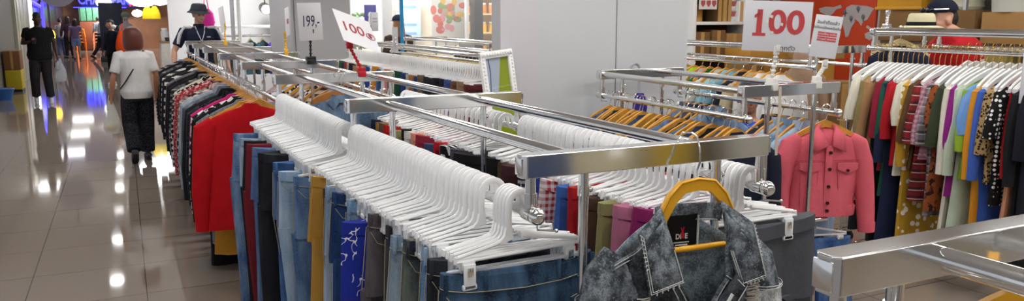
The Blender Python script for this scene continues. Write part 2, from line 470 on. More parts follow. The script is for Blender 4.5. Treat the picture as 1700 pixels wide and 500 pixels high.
make_rack('chrome rack crowded with white clip hangers, its front bar carrying the grey denim jacket', 1.64, 3.07, .815, 1.575, 1.38, 1.235, (.985, 1.385), (.992, 1.405), x2=(.765, 0), group='chrome racks of the long row')
make_rack('second chrome rack of the long row, holding long jeans on white hangers', 3.07, 4.56, .765, 1.535, 1.38, 1.225, (.94, 1.34), (.955, 1.355), x2=(.735, 0), group='chrome racks of the long row')
YB = [4.56, 5.94, 7.38, 8.88, 10.2, 11.4]
RL = ['third chrome rack of the long row, where the red sweater hangs', 'fourth chrome rack of the long row, carrying the 199 sign in a black clip',
      'fifth chrome rack of the long row, two beyond the red sweater', 'sixth chrome rack of the long row, one short of the far end', 'last chrome rack of the long row, by the man in a bucket hat']
for i in range(5):
    make_rack(RL[i], YB[i], YB[i+1], .735, 1.43, 1.38, 1.225, (.88, 1.25), (.89, 1.24), back=(i == 4), group='chrome racks of the long row')
make_rack('chrome rack whose end bar juts in beside the pink denim jacket', -.75, .74, .825, 1.62, 1.385, 1.235, (1.03, 1.42), (.97, 1.45), front=False, back=True, pipe_r=.018)
make_rack('chrome rack carrying the big red 100 sign, in front of the grey partition', 2.86, 4.10, 2.57, 3.2, 1.38, 1.225, (2.60, 3.09), (2.745, 3.045), back=True)
make_rack('chrome rack of white hangers with colourful long garments, beside the map wall', 2.2, 3.9, 4.655, 5.38, 1.62, 1.483, (4.685, 5.3), (4.86, 5.2), back=True, front=True, pipe_r=.02)
make_rack('chrome rack of white clip hangers and trousers in front of the shop window', 6.3, 10.7, 2.84, 3.5, 1.36, 1.22, (3.0, 3.36), (3.02, 3.34), back=True, x2=(2.70, 0))
make_rack('chrome rack with pale wooden hangers close to the shop window', 8.3, 11.3, 3.72, 4.4, 1.40, 1.25, (3.85, 4.25), (3.88, 4.22), back=True, m=CHROME_W)
make_rack('chrome rack behind the grey partition holding short-sleeved tops on wooden hangers', 4.2, 6.4, 4.38, 4.95, 1.49, 1.34, (4.43, 4.85), (4.47, 4.83), back=True)

# ------------------------------------------------------------------ first and second rack: trousers on white clip hangers
rnd = random.Random(3)
def xL(y): return .845-.038*(min(y, 3.07)-1.64) - (.02*(y-3.07)/1.5 if y > 3.07 else 0)
def xR(y): return 1.557-.03*(min(y, 3.07)-1.64) - (.06*(y-3.07)/1.5 if y > 3.07 else 0)
def zrail(y): return 1.235 if y < 3.07 else 1.225
W_ = 'aisle-side rail'; I_ = 'inner rail'
def clip_row(ys, xf, what, group, z=zrail, pre='white clip hanger'):
    for i, y in enumerate(ys):
        hang(P_CLIP, (xf(y)+rnd.uniform(-.002, .002), y, z(y)+.0135), rnd.uniform(-.10, .10), '%s, %s from the ball end of the %s' % (pre, ordn(i+1), what), group)
ys1 = [1.69, 1.705, 1.722, 1.738, 1.755]+[1.845+.0305*i+rnd.uniform(-.004, .004) for i in range(39)]
clip_row(ys1, xL, 'first rack\'s aisle-side rail', 'white clip hangers of the first rack')
clip_row([3.15+.034*i+rnd.uniform(-.004, .004) for i in range(41)], xL, 'second rack\'s aisle-side rail', 'white clip hangers of the second rack')
ysR = [1.67, 1.69, 1.71, 1.73, 1.755, 1.78]+[1.86+.032*i for i in range(36)]
clip_row(ysR, xR, 'first rack\'s inner rail', 'white clip hangers of the first rack')
clip_row([3.16+.05*i+rnd.uniform(-.006, .006) for i in range(26)], xR, 'second rack\'s inner rail', 'white clip hangers of the second rack')

def D(a, b): return fab(a, 'denim', b)
J1 = [  # y, half width, cloth, words, kind, length, detail, lining
 (1.698, .212, D('#1c2c42', '#4f7090'), 'dark indigo jeans with pale stitching clipped at the very front of', 'jeans', .98, 1, '#c9ccd0'),
 (1.80, .185, D('#23252b', '#3d4149'), 'charcoal jeans right behind the dark indigo pair on', 'jeans', .98, 1, None),
 (1.90, .165, D('#5f86b4', '#b9cde0'), 'light blue washed jeans with a white seam on', 'jeans', .95, 1, '#dfe6ea'),
 (2.00, .172, D('#1d2a3f', '#737a70'), 'faded indigo jeans with a rope tie on', 'jeans', .95, 1, '#b8b39c'),
 (2.09, .175, D('#7e97ad', '#b3c2cd'), 'pale grey-blue jeans beside the rope-tie pair on', 'jeans', .95, 1, None),
 (2.19, .168, D('#2d2b30', '#4b4950'), 'dark charcoal jeans next to the bandana-print trousers on', 'jeans', .95, 1, None),
 (2.28, .172, D('#4d474a', '#6b6466'), 'grey-brown jeans with white stitching on', 'jeans', .95, 1, None),
 (2.40, .235, fab('#20309a', 'scrawl', '#e6e8f2', 2.2), 'cobalt blue trousers printed with white doodles on', 'trousers', .92, 0, None),
 (2.53, .175, D('#6f97bd', '#c2d3e0'), 'light wash jeans just behind the doodle-print pair on', 'jeans', .95, 1, '#e2e4e4'),
 (2.65, .200, D('#1f3866', '#39598c'), 'deep blue jeans with doubled side seams on', 'jeans', .98, 1, None),
 (2.76, .185, D('#7f9cbb', '#b4c6d8'), 'dusty light blue jeans behind the deep blue pair on', 'jeans', .98, 1, '#e8e8e0'),
 (2.84, .180, D('#3d302d', '#55453f'), 'dark brown trousers on', 'trousers', .98, 0, None),
 (2.92, .185, fab('#b8893a'), 'mustard trousers on', 'trousers', .98, 0, None),
 (3.00, .195, fab('#aea894'), 'stone beige trousers on', 'trousers', .98, 1, None)]
for i, (y, hw, f, w, kind, L, dt, ln) in enumerate(J1):
    z0 = -.150 if 'doodles' not in w else -.185
    make_trousers('jeans' if kind == 'jeans' else 'trousers', (xL(y)-.005+(.008 if i == 0 else rnd.uniform(-.012, .008)), y, zrail(y)+.0135), f, hw, L, .023 if i else .026, seed=i+11, rz=rnd.uniform(-.06, .06) if i else .02, z0=z0, roll=1 if i else 0,
                  label=w+' the first rack', cat=kind, group='trousers on the first rack', detail=dt, lining=fab(ln) if ln else None)
J2 = [
 (3.17, .235, D('#46648f', '#7d9bc0'), 'mid blue jeans foremost on', .98, 1),
 (3.30, .265, D('#8aa8c8', '#c3d4e3'), 'big light blue jeans with back pockets on', 1.0, 1),
 (3.45, .262, D('#33558c', '#6288b8'), 'bright blue jeans behind the big light blue pair on', 1.0, 1),
 (3.60, .265, D('#17181d', '#2a2c33'), 'black jeans with a pale inner waistband on', 1.0, 0),
 (3.75, .275, D('#15161b', '#262831'), 'near-black jeans ahead of the dusty blue pair on', 1.0, 0),
 (3.88, .275, D('#4e6a98', '#7790b4'), 'dusty blue jeans against the dark red pair on', 1.0, 0),
 (4.00, .285, fab('#6e1722'), 'dark red corduroy trousers on', 1.0, 0),
 (4.13, .275, fab('#141217'), 'black trousers behind the dark red pair on', .98, 0),
 (4.27, .285, D('#8096b0', '#b9c8d6'), 'pale grey-blue jeans near the red sweater on', 1.0, 0),
 (4.40, .290, D('#43618f', '#93acc8'), 'blue jeans right beside the red sweater on', 1.0, 0)]
for i, (y, hw, f, w, L, dt) in enumerate(J2):
    kind = 'trousers' if 'trousers' in w else 'jeans'
    make_trousers(kind, (xL(y)+.01, y, zrail(y)+.0135), f, hw, L, .026, seed=i+41, rz=rnd.uniform(-.07, .05), label=w+' the second rack', cat=kind, group='trousers on the second rack', detail=dt,
                  lining=fab('#dcd8cc') if i in (0, 3) else None)
C1 = [('#4b4d53', None, '', 'slate grey trousers hanging foremost behind the denim jacket on'), ('#57515c', None, '', 'purplish grey trousers on'), ('#8b2160', None, '', 'magenta trousers on'), ('#b06a86', None, '', 'mauve pink trousers on'), ('#8d8859', None, '', 'olive khaki trousers on'),
      ('#493327', None, '', 'chocolate brown trousers on'), ('#a5141d', None, '', 'bright red shorts next to the chocolate pair on'), ('#3d62ac', None, '', 'clear blue shorts on'), ('#d8d5d2', 'gingham', '#b3323a', 'red and white checked shorts on'), ('#2b49a0', None, '', 'royal blue shorts on'),
      ('#e4e4e4', 'gingham', '#1b1d26', 'black and white gingham trousers on'), ('#3d1c25', None, '', 'dark maroon trousers on'), ('#4d3a22', None, '', 'brown cargo trousers on'), ('#121216', None, '', 'plain black trousers, last of all on')]
for i, (c, p, c2, w) in enumerate(C1):
    y = 1.72+.093*i if i else 1.69
    kind = 'shorts' if 'shorts' in w else 'trousers'
    make_trousers(kind, (xR(y)+rnd.uniform(-.015, .015)+(.03 if i == 0 else 0), y, 1.2485), fab(c, p, c2 or '#ffffff', 1.4), .212+rnd.uniform(-.012, .015), .5 if kind == 'shorts' else .9, .034, seed=70+i, z0=-.122, rz=rnd.uniform(-.1, .1),
                  label=w+' the first rack\'s inner rail', cat=kind, group='trousers on the inner rail')
C2 = [('#121216', None, '', 'black trousers foremost on'), ('#4a4650', None, '', 'ash purple jeans on'), ('#15151a', 'vstripe', '#e8e4e4', 'black and white striped trousers on'), ('#b01a20', None, '', 'scarlet trousers on'), ('#3b4a6b', None, '', 'slate blue trousers on'),
      ('#8f2437', None, '', 'maroon trousers on'), ('#d98c78', None, '', 'salmon trousers on'), ('#d9d9d9', 'plaid', '#17171c', 'black and white plaid trousers on'), ('#141418', None, '', 'black trousers beside the plaid pair on'), ('#918c5a', None, '', 'khaki trousers on'),
      ('#b3171d', None, '', 'red trousers behind the khaki pair on'), ('#54463c', None, '', 'brownish grey trousers on'), ('#a27c33', None, '', 'mustard brown trousers on'), ('#1f2742', None, '', 'navy trousers, last of all on')]
for i, (c, p, c2, w) in enumerate(C2):
    y = 3.16+.094*i
    make_trousers('jeans' if 'jeans' in w else 'trousers', (xR(y)-.02+rnd.uniform(-.015, .015), y, 1.2385), fab(c, p, c2 or '#ffffff', 1.2), .222+rnd.uniform(-.012, .015), .9, .036, seed=90+i, z0=-.118, rz=rnd.uniform(-.1, .1),
                  label=w+' the second rack\'s inner rail', cat='trousers', group='trousers on the inner rail')

# ------------------------------------------------------------------ long row: tops on wooden hangers along the aisle
ZW = 1.2385
def x3(y): return .755-.004*(y-4.6)
TOPS = [  # y, cloth, words, hw, L, sleeve, cat
 (4.74, fab('#c9101c', rough=.95), 'bright red knitted sweater', .265, .72, .60, 'sweater'),
 (4.90, fab('#c98d2c'), 'mustard yellow top', .20, .92, .45, 'top'),
 (5.02, fab('#6f7077', 'fleck', '#8c8d94', 1.5), 'grey knitted cardigan', .215, .88, .64, 'cardigan'),
 (5.16, fab('#0e0e11'), 'long black coat with a low hem', .23, 1.06, .62, 'coat'),
 (5.32, fab('#0d0d10', 'hound', '#e9e7e4', .55), 'black cardigan with a white bird-like pattern', .225, .82, .60, 'cardigan'),
 (5.50, fab('#c31b6c'), 'hot pink long-sleeved top', .215, .62, .55, 'top'),
 (5.66, fab('#101015', 'fleck', '#33343c'), 'black woven jacket', .23, .86, .60, 'jacket'),
 (5.84, fab('#15171e'), 'black zip jacket', .23, .78, .60, 'jacket'),
 (6.06, D('#4a4e58', '#8a909b'), 'dark grey washed denim jacket', .235, .74, .60, 'jacket'),
 (6.30, D('#8e99a8', '#c5cdd6'), 'pale grey denim jacket', .235, .82, .60, 'jacket'),
 (6.48, fab('#d6b6b0', 'plaid', '#6d4a4a', .8), 'dusty pink checked shirt', .215, .90, .55, 'shirt'),
 (6.66, fab('#1b1a1d', 'plaid', '#cfcac3', 1), 'black and cream plaid shirt', .225, .92, .55, 'shirt'),
 (6.90, fab('#8c1f29', 'fleck', '#c9797c', 1.0), 'red flecked knitted jumper', .235, .86, .58, 'sweater'),
 (7.12, fab('#a3232d', 'fleck', '#e0b1ac', .8), 'red and white speckled cardigan', .235, .92, .58, 'cardigan'),
 (7.36, fab('#17171a', 'hound', '#d9d7d2', .7), 'black and white tweed jacket', .235, .78, .58, 'jacket'),
 (7.58, fab('#d9cfae'), 'cream fringed top', .21, .98, .5, 'top'),
 (7.80, fab('#1a1b20', 'plaid', '#7d7f86', 1.1), 'charcoal plaid shirt', .23, .84, .58, 'shirt'),
 (8.10, fab('#0f0f12'), 'plain black jacket', .235, .82, .58, 'jacket'),
 (8.40, fab('#131217'), 'black wool coat', .235, .95, .58, 'coat'),
 (8.70, fab('#7a7478', 'fleck', '#55505a'), 'mauve grey cardigan', .225, .84, .58, 'cardigan'),
 (9.00, fab('#141318', 'stripe', '#d8d4cf', .55), 'black and white striped sweater', .23, .78, .58, 'sweater'),
 (9.32, fab('#18181c'), 'black hooded jacket', .235, .84, .58, 'jacket'),
 (9.66, fab('#d4cfc9', 'stripe', '#2b2a30', .8), 'white sweater with dark stripes', .225, .74, .58, 'sweater'),
 (10.0, fab('#0f1016'), 'black quilted jacket', .235, .80, .58, 'jacket'),
 (10.4, fab('#3b3a44', 'plaid', '#8b8a90'), 'grey plaid overshirt', .225, .80, .58, 'shirt'),
 (10.8, fab('#121218'), 'black long-sleeved top', .225, .80, .58, 'top'),
 (11.2, fab('#a9a4a8', 'stripe', '#39363c'), 'grey striped top', .225, .76, .58, 'top')]
TOPS = [(5.3+(r[0]-4.74)*.905,)+r[1:] for r in TOPS]
for i, (y, f, w, hw, L, sl, cat) in enumerate(TOPS):
    nxt = TOPS[i+1][2] if i+1 < len(TOPS) else 'rack end'
    lab = ('%s, foremost on the aisle-side wooden hangers' % w) if i == 0 else ('%s hung behind the %s' % (w.replace('white bird-like pattern', 'white pattern'), TOPS[i-1][2].replace('white bird-like pattern', 'white pattern')))
    nm = {'top': 'top', 'coat': 'coat'}.get(cat, cat)
    make_top(nm, (x3(y)-(.06 if i else .045), y, ZW), f, hw+(.03 if i else .02), L*(1.1 if i else 1.12), sl*1.08, .042, flare=.02, seed=i+3, rz=rnd.uniform(-.10, .10) if i else .0, z0=-.088, k=1.75, r=.06 if i else .072, label=lab, cat=cat, group='tops on wooden hangers along the aisle',
             collar=f if cat in ('jacket', 'shirt') else None, hem=f if cat == 'sweater' else None)
    hang(P_WOOD, (x3(y), y, ZW), rnd.uniform(-.12, .12), 'golden wooden hanger holding the %s' % w, 'golden wooden hangers along the aisle')
for i, y in enumerate([5.3+(q-4.74)*.905 for q in [4.80, 4.84, 4.96, 5.09, 5.24, 5.40, 5.58, 5.74, 5.95, 6.17, 6.38, 6.57, 6.78, 7.0, 7.24, 7.47, 7.69, 7.95, 8.25, 8.55, 8.85, 9.15]]):
    hang(P_WOOD, (x3(y), y, ZW), rnd.uniform(-.15, .15), 'bare golden wooden hanger, %s beyond the red sweater on the aisle rail' % ordn(i+1), 'golden wooden hangers along the aisle')
IN = [('#d9ccd0', 'stripe', '#7a2536', 'pink and burgundy striped blouse'), ('#ded8d4', 'leopard', '#1d1a1c', 'white leopard-print top'), ('#c9a3a8', 'stripe', '#efe9e6', 'rose striped shirt'), ('#1b1a1e', 'floral', '#d9d5d2', 'black floral blouse'),
      ('#e6dfdc', 'plaid', '#8a2a34', 'white blouse with red checks'), ('#b9c3cf', None, '', 'pale blue shirt'), ('#3d3230', 'stripe', '#cbb9a4', 'brown striped knit'), ('#d8d0ca', 'hound', '#2b2a2d', 'monochrome tweed top'),
      ('#c7b2b6', None, '', 'dusty pink blouse'), ('#2b2630', 'dots', '#e2dede', 'dark spotted blouse'), ('#a8b3bd', 'stripe', '#f0efee', 'grey-blue striped shirt'), ('#d6c6c9', 'floral', '#7c4150', 'pink floral blouse')]
for i, (c, p, c2, w) in enumerate(IN):
    y = 4.72+.26*i; x = 1.42
    make_top('blouse', (x, y, ZW), fab(c, p, c2 or '#ffffff', .8), .21, .66, .5 if i % 2 else .18, .05, seed=120+i, rz=rnd.uniform(-.15, .15), z0=-.088, k=1.75, label='%s on the inner rail behind the red sweater' % w, cat='blouse', group='blouses on the inner rail')
    hang(P_WOOD, (x, y, ZW), rnd.uniform(-.15, .15), 'golden wooden hanger holding the %s' % w, 'golden wooden hangers of the inner rail')
# a denim jacket hung on the bar between the second and third rack
make_top('denim_jacket', (1.10, 4.50, 1.372), D('#4a617e', '#8ba2ba'), .21, .62, .55, .05, seed=9, rz=-.12, z0=-.125, k=.9, collar=D('#4a617e', '#8ba2ba'), label='blue denim jacket on a brown hanger behind the second rack', cat='jacket')
P_BROWN = make_shaped_hanger('wooden_hanger', WOOD_D, CHROME, hw=.16, thick=.05, drop=.05)
hang(P_BROWN, (1.10, 4.50, 1.372), -.12, 'brown wooden hanger under the blue denim jacket behind the second rack', 'brown wooden hangers')

# ------------------------------------------------------------------ rack by the partition
DL = [('#191f33', None, '', 'navy wool jacket'), ('#2a3a55', 'denim', '#4b6486', 'dark denim jacket'), ('#131318', None, '', 'long black coat'), ('#1d2944', None, '', 'deep navy blazer'), ('#31486e', 'denim', '#5f7fa6', 'blue denim jacket'), ('#1a1f2e', None, '', 'midnight blue shirt'),
      ('#3a567f', 'denim', '#7290b5', 'washed blue denim shirt'), ('#20263a', None, '', 'ink blue cardigan'), ('#a58a2c', None, '', 'mustard blouse'), ('#22304d', 'denim', '#4a628a', 'indigo denim shirt'), ('#182036', None, '', 'navy sweater'), ('#2c4164', 'denim', '#5b78a0', 'denim overshirt'),
      ('#151a2b', None, '', 'blackish navy jacket'), ('#27395a', 'denim', '#56719a', 'faded denim jacket')]
for i, (c, p, c2, w) in enumerate(DL):
    y = 2.93+.085*i; x = 2.615
    make_top('jacket', (x, y, 1.2385), fab(c, p, c2 or '#ffffff'), .225, .75 if 'long' not in w else 1.0, .56, .045, seed=200+i, rz=rnd.uniform(-.12, .12), z0=-.088, k=1.6, label='%s on the partition rack\'s rail facing the long row' % w, cat='jacket', group='dark jackets by the partition')
    hang(P_WOOD, (x, y, 1.2385), rnd.uniform(-.15, .15), 'golden wooden hanger holding the %s by the partition' % w, 'golden wooden hangers by the partition')
for i in range(9):
    y = 2.97+.125*i
    hang(P_WOOD, (2.613, y, 1.2385), rnd.uniform(-.15, .15), 'empty golden wooden hanger, %s from the ball end by the partition' % ordn(i+1), 'golden wooden hangers by the partition')
DR = [('#8fa9c6', 'denim', '#c3d2e2', 'light blue denim jacket'), ('#6f8fb3', 'denim', '#a9bfd6', 'sky blue denim shirt'), ('#8098b3', 'denim', '#b9c8d8', 'pale denim jacket'), ('#26262e', None, '', 'black leather-look jacket'), ('#5a7296', 'denim', '#8aa2c0', 'mid blue denim jacket'), ('#1d1f2b', None, '', 'dark navy hooded top'),
      ('#3c4252', None, '', 'slate jacket'), ('#4d5f7c', 'denim', '#7e92ad', 'grey-blue denim shirt')]
for i, (c, p, c2, w) in enumerate(DR):
    y = 3.06+.075*i+(.42 if i > 3 else 0); x = 3.185
    make_top('jacket', (x, y, 1.2385), fab(c, p, c2 or '#ffffff'), .215, .62, .54, .05, seed=230+i, rz=rnd.uniform(-.12, .12), z0=-.088, k=1.6, collar=fab(c, p, c2 or '#ffffff'), label='%s behind the pink jacket on the partition rack' % w, cat='jacket', group='denim jackets by the partition')
    hang(P_WOOD, (x, y, 1.2385), rnd.uniform(-.15, .15), 'golden wooden hanger with the %s behind the pink jacket' % w, 'golden wooden hangers by the partition')
make_trousers('jeans', (3.182, 2.93, .69), D('#2d4b80', '#5a7db0'), .20, .52, .03, seed=8, rz=-.3, label='blue jeans hanging low under the pink jacket', cat='jeans')
hang(P_CLIP, (3.182, 2.93, .69), -.3, 'white clip hanger low under the pink jacket, holding the blue jeans', 'clip hangers by the partition')
for o in COL.objects:
    if o.get('label', '').startswith('chrome clothes rack carrying') or o.get('label', '').startswith('chrome rack carrying the big'):
        b = MB(); b.tube([(3.182-2.885, 0, .676), (3.182-2.885, 1.24, .676)], .0125, 12); b.tube([(3.045-2.885, 0, .676), (3.182-2.885, 0, .676)], .0125, 12); b.tube([(3.045-2.885, 1.24, .676), (3.182-2.885, 1.24, .676)], .0125, 12); obj('lower_rail', b, CHROME, o)
# folded umbrella on the far bar
u = thing('umbrella', 'folded purple umbrella hooked over the far bar by the partition', 'umbrella', (2.83, 4.07, 1.38))
b = MB(); b.tube([(-.03, .02, -.05)]+arc(0, 0, .032, pi, 0, 8, .02)+[(.032, .02, -.06), (.03, .01, -.17)], .009, 8); obj('handle', b, mat('grey_plastic', (.35, .35, .37), .4), u)
b = MB(); rings = []
for i in range(8):
    z = -.15-.03*i; r = [.018, .03, .036, .038, .036, .03, .022, .010][i]
    rings.append([Vector((.03+cos(2*pi*j/16+i*.25)*r*(1+.22*(j % 2)), .0+sin(2*pi*j/16+i*.25)*r*(1+.22*(j % 2)), z)) for j in range(16)])
b.loft(rings); obj('canopy', b, fab('#3a2c8c'), u)
b = MB(); b.tube([(.03, 0, -.35), (.03, 0, -.42)], .004, 8); obj('ferrule', b, CHROME, u)

# ------------------------------------------------------------------ rack beside the map wall
RT_ = [('#d8d2c0', None, '', 'cream tee', .34, 1), ('#16161a', None, '', 'black trousers-length dress', 1.0, 0), ('#8c7c4f', None, '', 'olive khaki long shirt', .78, 1), ('#a98158', None, '', 'tan long shirt', .8, 1), ('#15151a', None, '', 'black slim dress', 1.05, 0), ('#8c1832', None, '', 'crimson cardigan', .55, 1),
       ('#17513f', None, '', 'dark green long dress', .72, 1), ('#1b2342', None, '', 'navy long coat', 1.08, 1), ('#b01824', None, '', 'red knit top', .5, 1), ('#d9d3bf', None, '', 'cream blouse with a black bow', .56, 1), ('#121217', None, '', 'black maxi skirt dress', 1.12, 0), ('#b98f2a', 'spots', '#ece7d8', 'mustard dress with white spots', 1.12, 1),
       ('#5b3d22', None, '', 'brown tunic', .5, 1), ('#8a1d22', 'plaid', '#2b1a1c', 'dark red plaid shirt', .7, 1), ('#c79aa6', 'gingham', '#8e5a6c', 'pink gingham shirt', .42, 1), ('#8a8187', 'plaid', '#2a282c', 'grey plaid long shirt', .78, 1), ('#8e4a20', 'floral', '#2b1714', 'rust patterned blouse', .74, 1), ('#36402a', None, '', 'olive green jacket', .45, 1),
       ('#ddd6c8', None, '', 'off-white long tunic', .85, 1), ('#8b1f7d', None, '', 'bright purple shirt', .62, 1), ('#b9c9b4', None, '', 'pale mint dress', 1.0, 1), ('#8fb02e', None, '', 'lime green top', .5, 1), ('#6e9bd6', None, '', 'sky blue blouse', .48, 1), ('#cf8b22', None, '', 'golden orange dress', .92, 1), ('#3f62b8', None, '', 'royal blue long dress', .98, 1),
       ('#a98b5e', 'leopard', '#2a1c14', 'leopard-print top', .5, 1), ('#0f0f12', 'dots', '#f2f0ee', 'black dress with white polka dots', .62, 1), ('#b81f26', None, '', 'red sleeveless top', .45, 0), ('#c98d6b', None, '', 'peach slip dress', .85, 0), ('#13141a', None, '', 'black long-sleeved dress', 1.0, 1), ('#10131f', None, '', 'black sailor dress with white stripes', .7, 1)]
for i, (c, p, c2, w, L, sl) in enumerate(RT_):
    y = 3.86-.0385*i; x = 4.693
    sl_ = {1: .34 if L < .8 else .5, 0: 0}[sl]
    if 'tee' in w or 'blouse' in w or 'polka' in w: sl_ = .24
    root = make_top('dress' if 'dress' in w else ('tunic' if 'tunic' in w else 'top'), (x, y, 1.4965), fab(c, p, c2 or '#ffffff', 1.1), .19, L+.12, sl_, .024, flare=.10, seed=260+i, rz=rnd.uniform(-.10, .10), z0=-.15, r=.05, label='%s on a white hanger beside the map wall' % w, cat='dress' if 'dress' in w else 'top', group='garments on white hangers beside the map wall')
    hang(P_WHITE, (x, y, 1.4965), rnd.uniform(-.12, .12), 'white shaped hanger with gold hook holding the %s' % w, 'white hangers beside the map wall')
    if 'sailor' in w:
        t_ = MB()
        for k in (0, 1):
            for s in (-1, 1): t_.prism([(s*(.03+.014*k), -.165), (s*(.15-.02*k), -.21), (s*(.15-.02*k), -.40+.014*k), (s*(.144-.02*k), -.40+.014*k), (s*(.144-.02*k), -.215), (s*(.03+.014*k), -.171)], .003, c=(0, -.031, 0))
        obj('sailor_stripe', t_, fab('#eeeeee'), root)
    if 'bow' in w:
        t_ = MB(); t_.tube([(-.04, -.03, -.22), (-.10, -.035, -.26), (-.13, -.035, -.32), (-.08, -.035, -.30), (-.04, -.03, -.25), (-.09, -.035, -.38)], .004, 6); obj('bow_ribbon', t_, fab('#15151a'), root)
CB = ['#d8cfc6', '#8d2a34', '#34486b', '#c9b6a0', '#5b2f57', '#e0ddd8', '#2f5a4a', '#b77a2f', '#394055', '#ccc3ce']
for i in range(20):
    y = 3.66-.06*i; x = 5.36
    lab = 'white hanger on the rear rail beside the map wall, %s from the end bar' % ordn(i+1)
    hang(P_WHITE, (x, y, 1.4965), rnd.uniform(-.12, .12), lab, 'white hangers on the rear rail')
# dark shirt on a wooden hanger at the far bar
make_top('shirt', (5.02, 3.955, 1.61), fab('#1b2036'), .15, .7, .5, .05, seed=5, rz=-.75, z0=-.12, label='navy shirt on a wooden hanger at the end bar under the straw hat', cat='shirt')
hang(P_PALE, (5.02, 3.955, 1.61), -.75, 'wooden hanger holding the navy shirt at the end bar', 'pale wooden hangers')

# ------------------------------------------------------------------ rack before the window: trousers on clip hangers
def xE(y): return 2.875-.0318*(y-6.3)
for i in range(76):
    y = 6.42+.055*i
    hang(P_CLIP, (xE(y), y, 1.2335), rnd.uniform(-.1, .1), 'white clip hanger on the window rack, %s from its partition end' % ordn(i+1), 'white clip hangers of the window rack')
CE = [('#5a2226', None, 'burgundy'), ('#8b6f52', None, 'tan'), ('#6f4a3a', None, 'rust brown'), ('#3d548c', None, 'denim blue'), ('#181c2c', None, 'dark navy'), ('#14151b', None, 'black'), ('#20222b', None, 'charcoal black'), ('#24262f', None, 'graphite'), ('#6b5b45', None, 'khaki brown'), ('#2b3f7c', None, 'royal blue'),
      ('#9c6a42', None, 'caramel'), ('#b4a89a', None, 'oatmeal'), ('#253f78', None, 'cobalt'), ('#1c4a3a', None, 'bottle green'), ('#e0ddd6', None, 'off-white'), ('#27543f', None, 'forest green'), ('#c9868a', None, 'dusty rose'), ('#d9d2cc', None, 'ivory'), ('#2c5a8c', None, 'teal blue'), ('#c9832c', None, 'orange'),
      ('#7292c4', 'gingham', 'blue checked'), ('#24407c', None, 'ink blue'), ('#6a7a4c', None, 'moss green'), ('#1f3f30', None, 'dark green'), ('#b98a58', None, 'sand brown'), ('#a9835a', None, 'camel'), ('#1d2440', None, 'midnight'), ('#c8a878', None, 'beige'), ('#8d3a3a', None, 'brick red'), ('#3a3a44', None, 'slate'), ('#30624a', None, 'emerald'), ('#d0b8a0', None, 'pale tan')]
for i, (c, p, w) in enumerate(CE):
    y = 6.45+.131*i
    make_trousers('trousers', (xE(y)-.03, y, 1.2335), fab(c, p, '#ffffff'), .2+rnd.uniform(-.02, .02), .9, .055, seed=300+i, rz=rnd.uniform(-.12, .12), z0=-.112, label='%s trousers clipped to a white hanger on the window rack' % w, cat='trousers', group='trousers on the window rack')
CF = ['#c9bda0', '#a98a5c', '#2b2b33', '#d8d2c6', '#c79f3a', '#e0dcd2', '#7d6a58', '#dad4c4']
FW_ = ['sand beige', 'camel', 'black', 'ivory', 'ochre', 'white', 'brown', 'cream']
for i in range(24):
    y = 8.45+.12*i
    hang(P_PALE, (3.75, y, 1.2635), rnd.uniform(-.1, .1), 'pale wooden hanger under the window, %s from the end toward the partition' % ordn(i+1), 'pale wooden hangers under the window')
for i, c in enumerate(CF):
    y = 8.48+.35*i
    make_top('shirt', (3.75, y, 1.2635), fab(c), .2, .5, .2, .05, seed=340+i, z0=-.088, k=1.6, label='%s shirt on a pale wooden hanger under the window' % FW_[i], cat='shirt', group='shirts under the window')
# ------------------------------------------------------------------ rack behind the partition
CG = [('#2b3fb0', 'cobalt blue'), ('#8a8d92', 'mid grey'), ('#5b5d63', 'dark grey'), ('#b3262c', 'red'), ('#c9c9c4', 'light grey'), ('#b9e02c', 'neon yellow'), ('#efd8d6', 'blush pink'), ('#1f6a3c', 'green'), ('#e2ddd2', 'cream'), ('#9fd3df', 'light aqua'), ('#7fb6cf', 'sky blue'), ('#1d2432', 'black'), ('#c3b28e', 'khaki'), ('#e8e6e1', 'white long-sleeved'), ('#d8d4cb', 'stone'), ('#f0eeea', 'bright white')]
for i, (c, w) in enumerate(CG):
    y = 6.0-.1*i; x = 4.425
    make_top('t_shirt', (x, y, 1.3535), fab(c), .21, .62, .22 if i < 13 else .5, .05, seed=360+i, rz=rnd.uniform(-.12, .12), z0=-.088, k=1.6, label='%s shirt on the rack behind the partition' % w, cat='shirt', group='tops behind the partition')
    hang(P_WOOD, (x, y, 1.3535), rnd.uniform(-.12, .12), 'golden wooden hanger with the %s shirt behind the partition' % w, 'golden wooden hangers behind the partition')

# ------------------------------------------------------------------ grey denim jacket on the front bar
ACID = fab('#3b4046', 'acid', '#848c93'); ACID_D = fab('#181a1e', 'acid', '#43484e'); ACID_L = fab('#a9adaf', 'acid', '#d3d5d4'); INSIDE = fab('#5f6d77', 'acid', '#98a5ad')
THREAD = fab('#c9ccca')
def grid(m, P, nu, nv):
    vs = [P(i/nu, j/nv) for j in range(nv+1) for i in range(nu+1)]; w = nu+1
    return m.add(vs, [(j*w+i, j*w+i+1, (j+1)*w+i+1, (j+1)*w+i) for j in range(nv) for i in range(nu)])
def lerp(pts, t):
    t = max(0, min(.9999, t))*(len(pts)-1); i = int(t); f = t-i
    return tuple(a+(b-a)*f for a, b in zip(pts[i], pts[i+1]))
JX, JY, JZ, JR = 1.272, 1.556, 1.388, R(-7)
jk = thing('denim_jacket', 'grey acid-washed denim jacket with an open collar on a yellow hanger', 'jacket', (JX-.042, JY, JZ), JR); jk.scale = (.9, 1, 1)
def wr(x, z, a=.004): return a*sin(38*x+9*z)+a*.7*sin(61*z-17*x+1.2)
b = MB()
def Pback(u, v):
    s = 2*u-1; x = s*(.252-.012*v); zt = -.165-.135*min(1, abs(x)/.25)**1.1+ (.0 if abs(x) > .09 else 0)
    return (x, .045-.03*s*s+wr(x, v), zt+(-.80-zt)*v)
grid(b, Pback, 22, 20); obj('back_panel', b, INSIDE, jk, solid=.004)
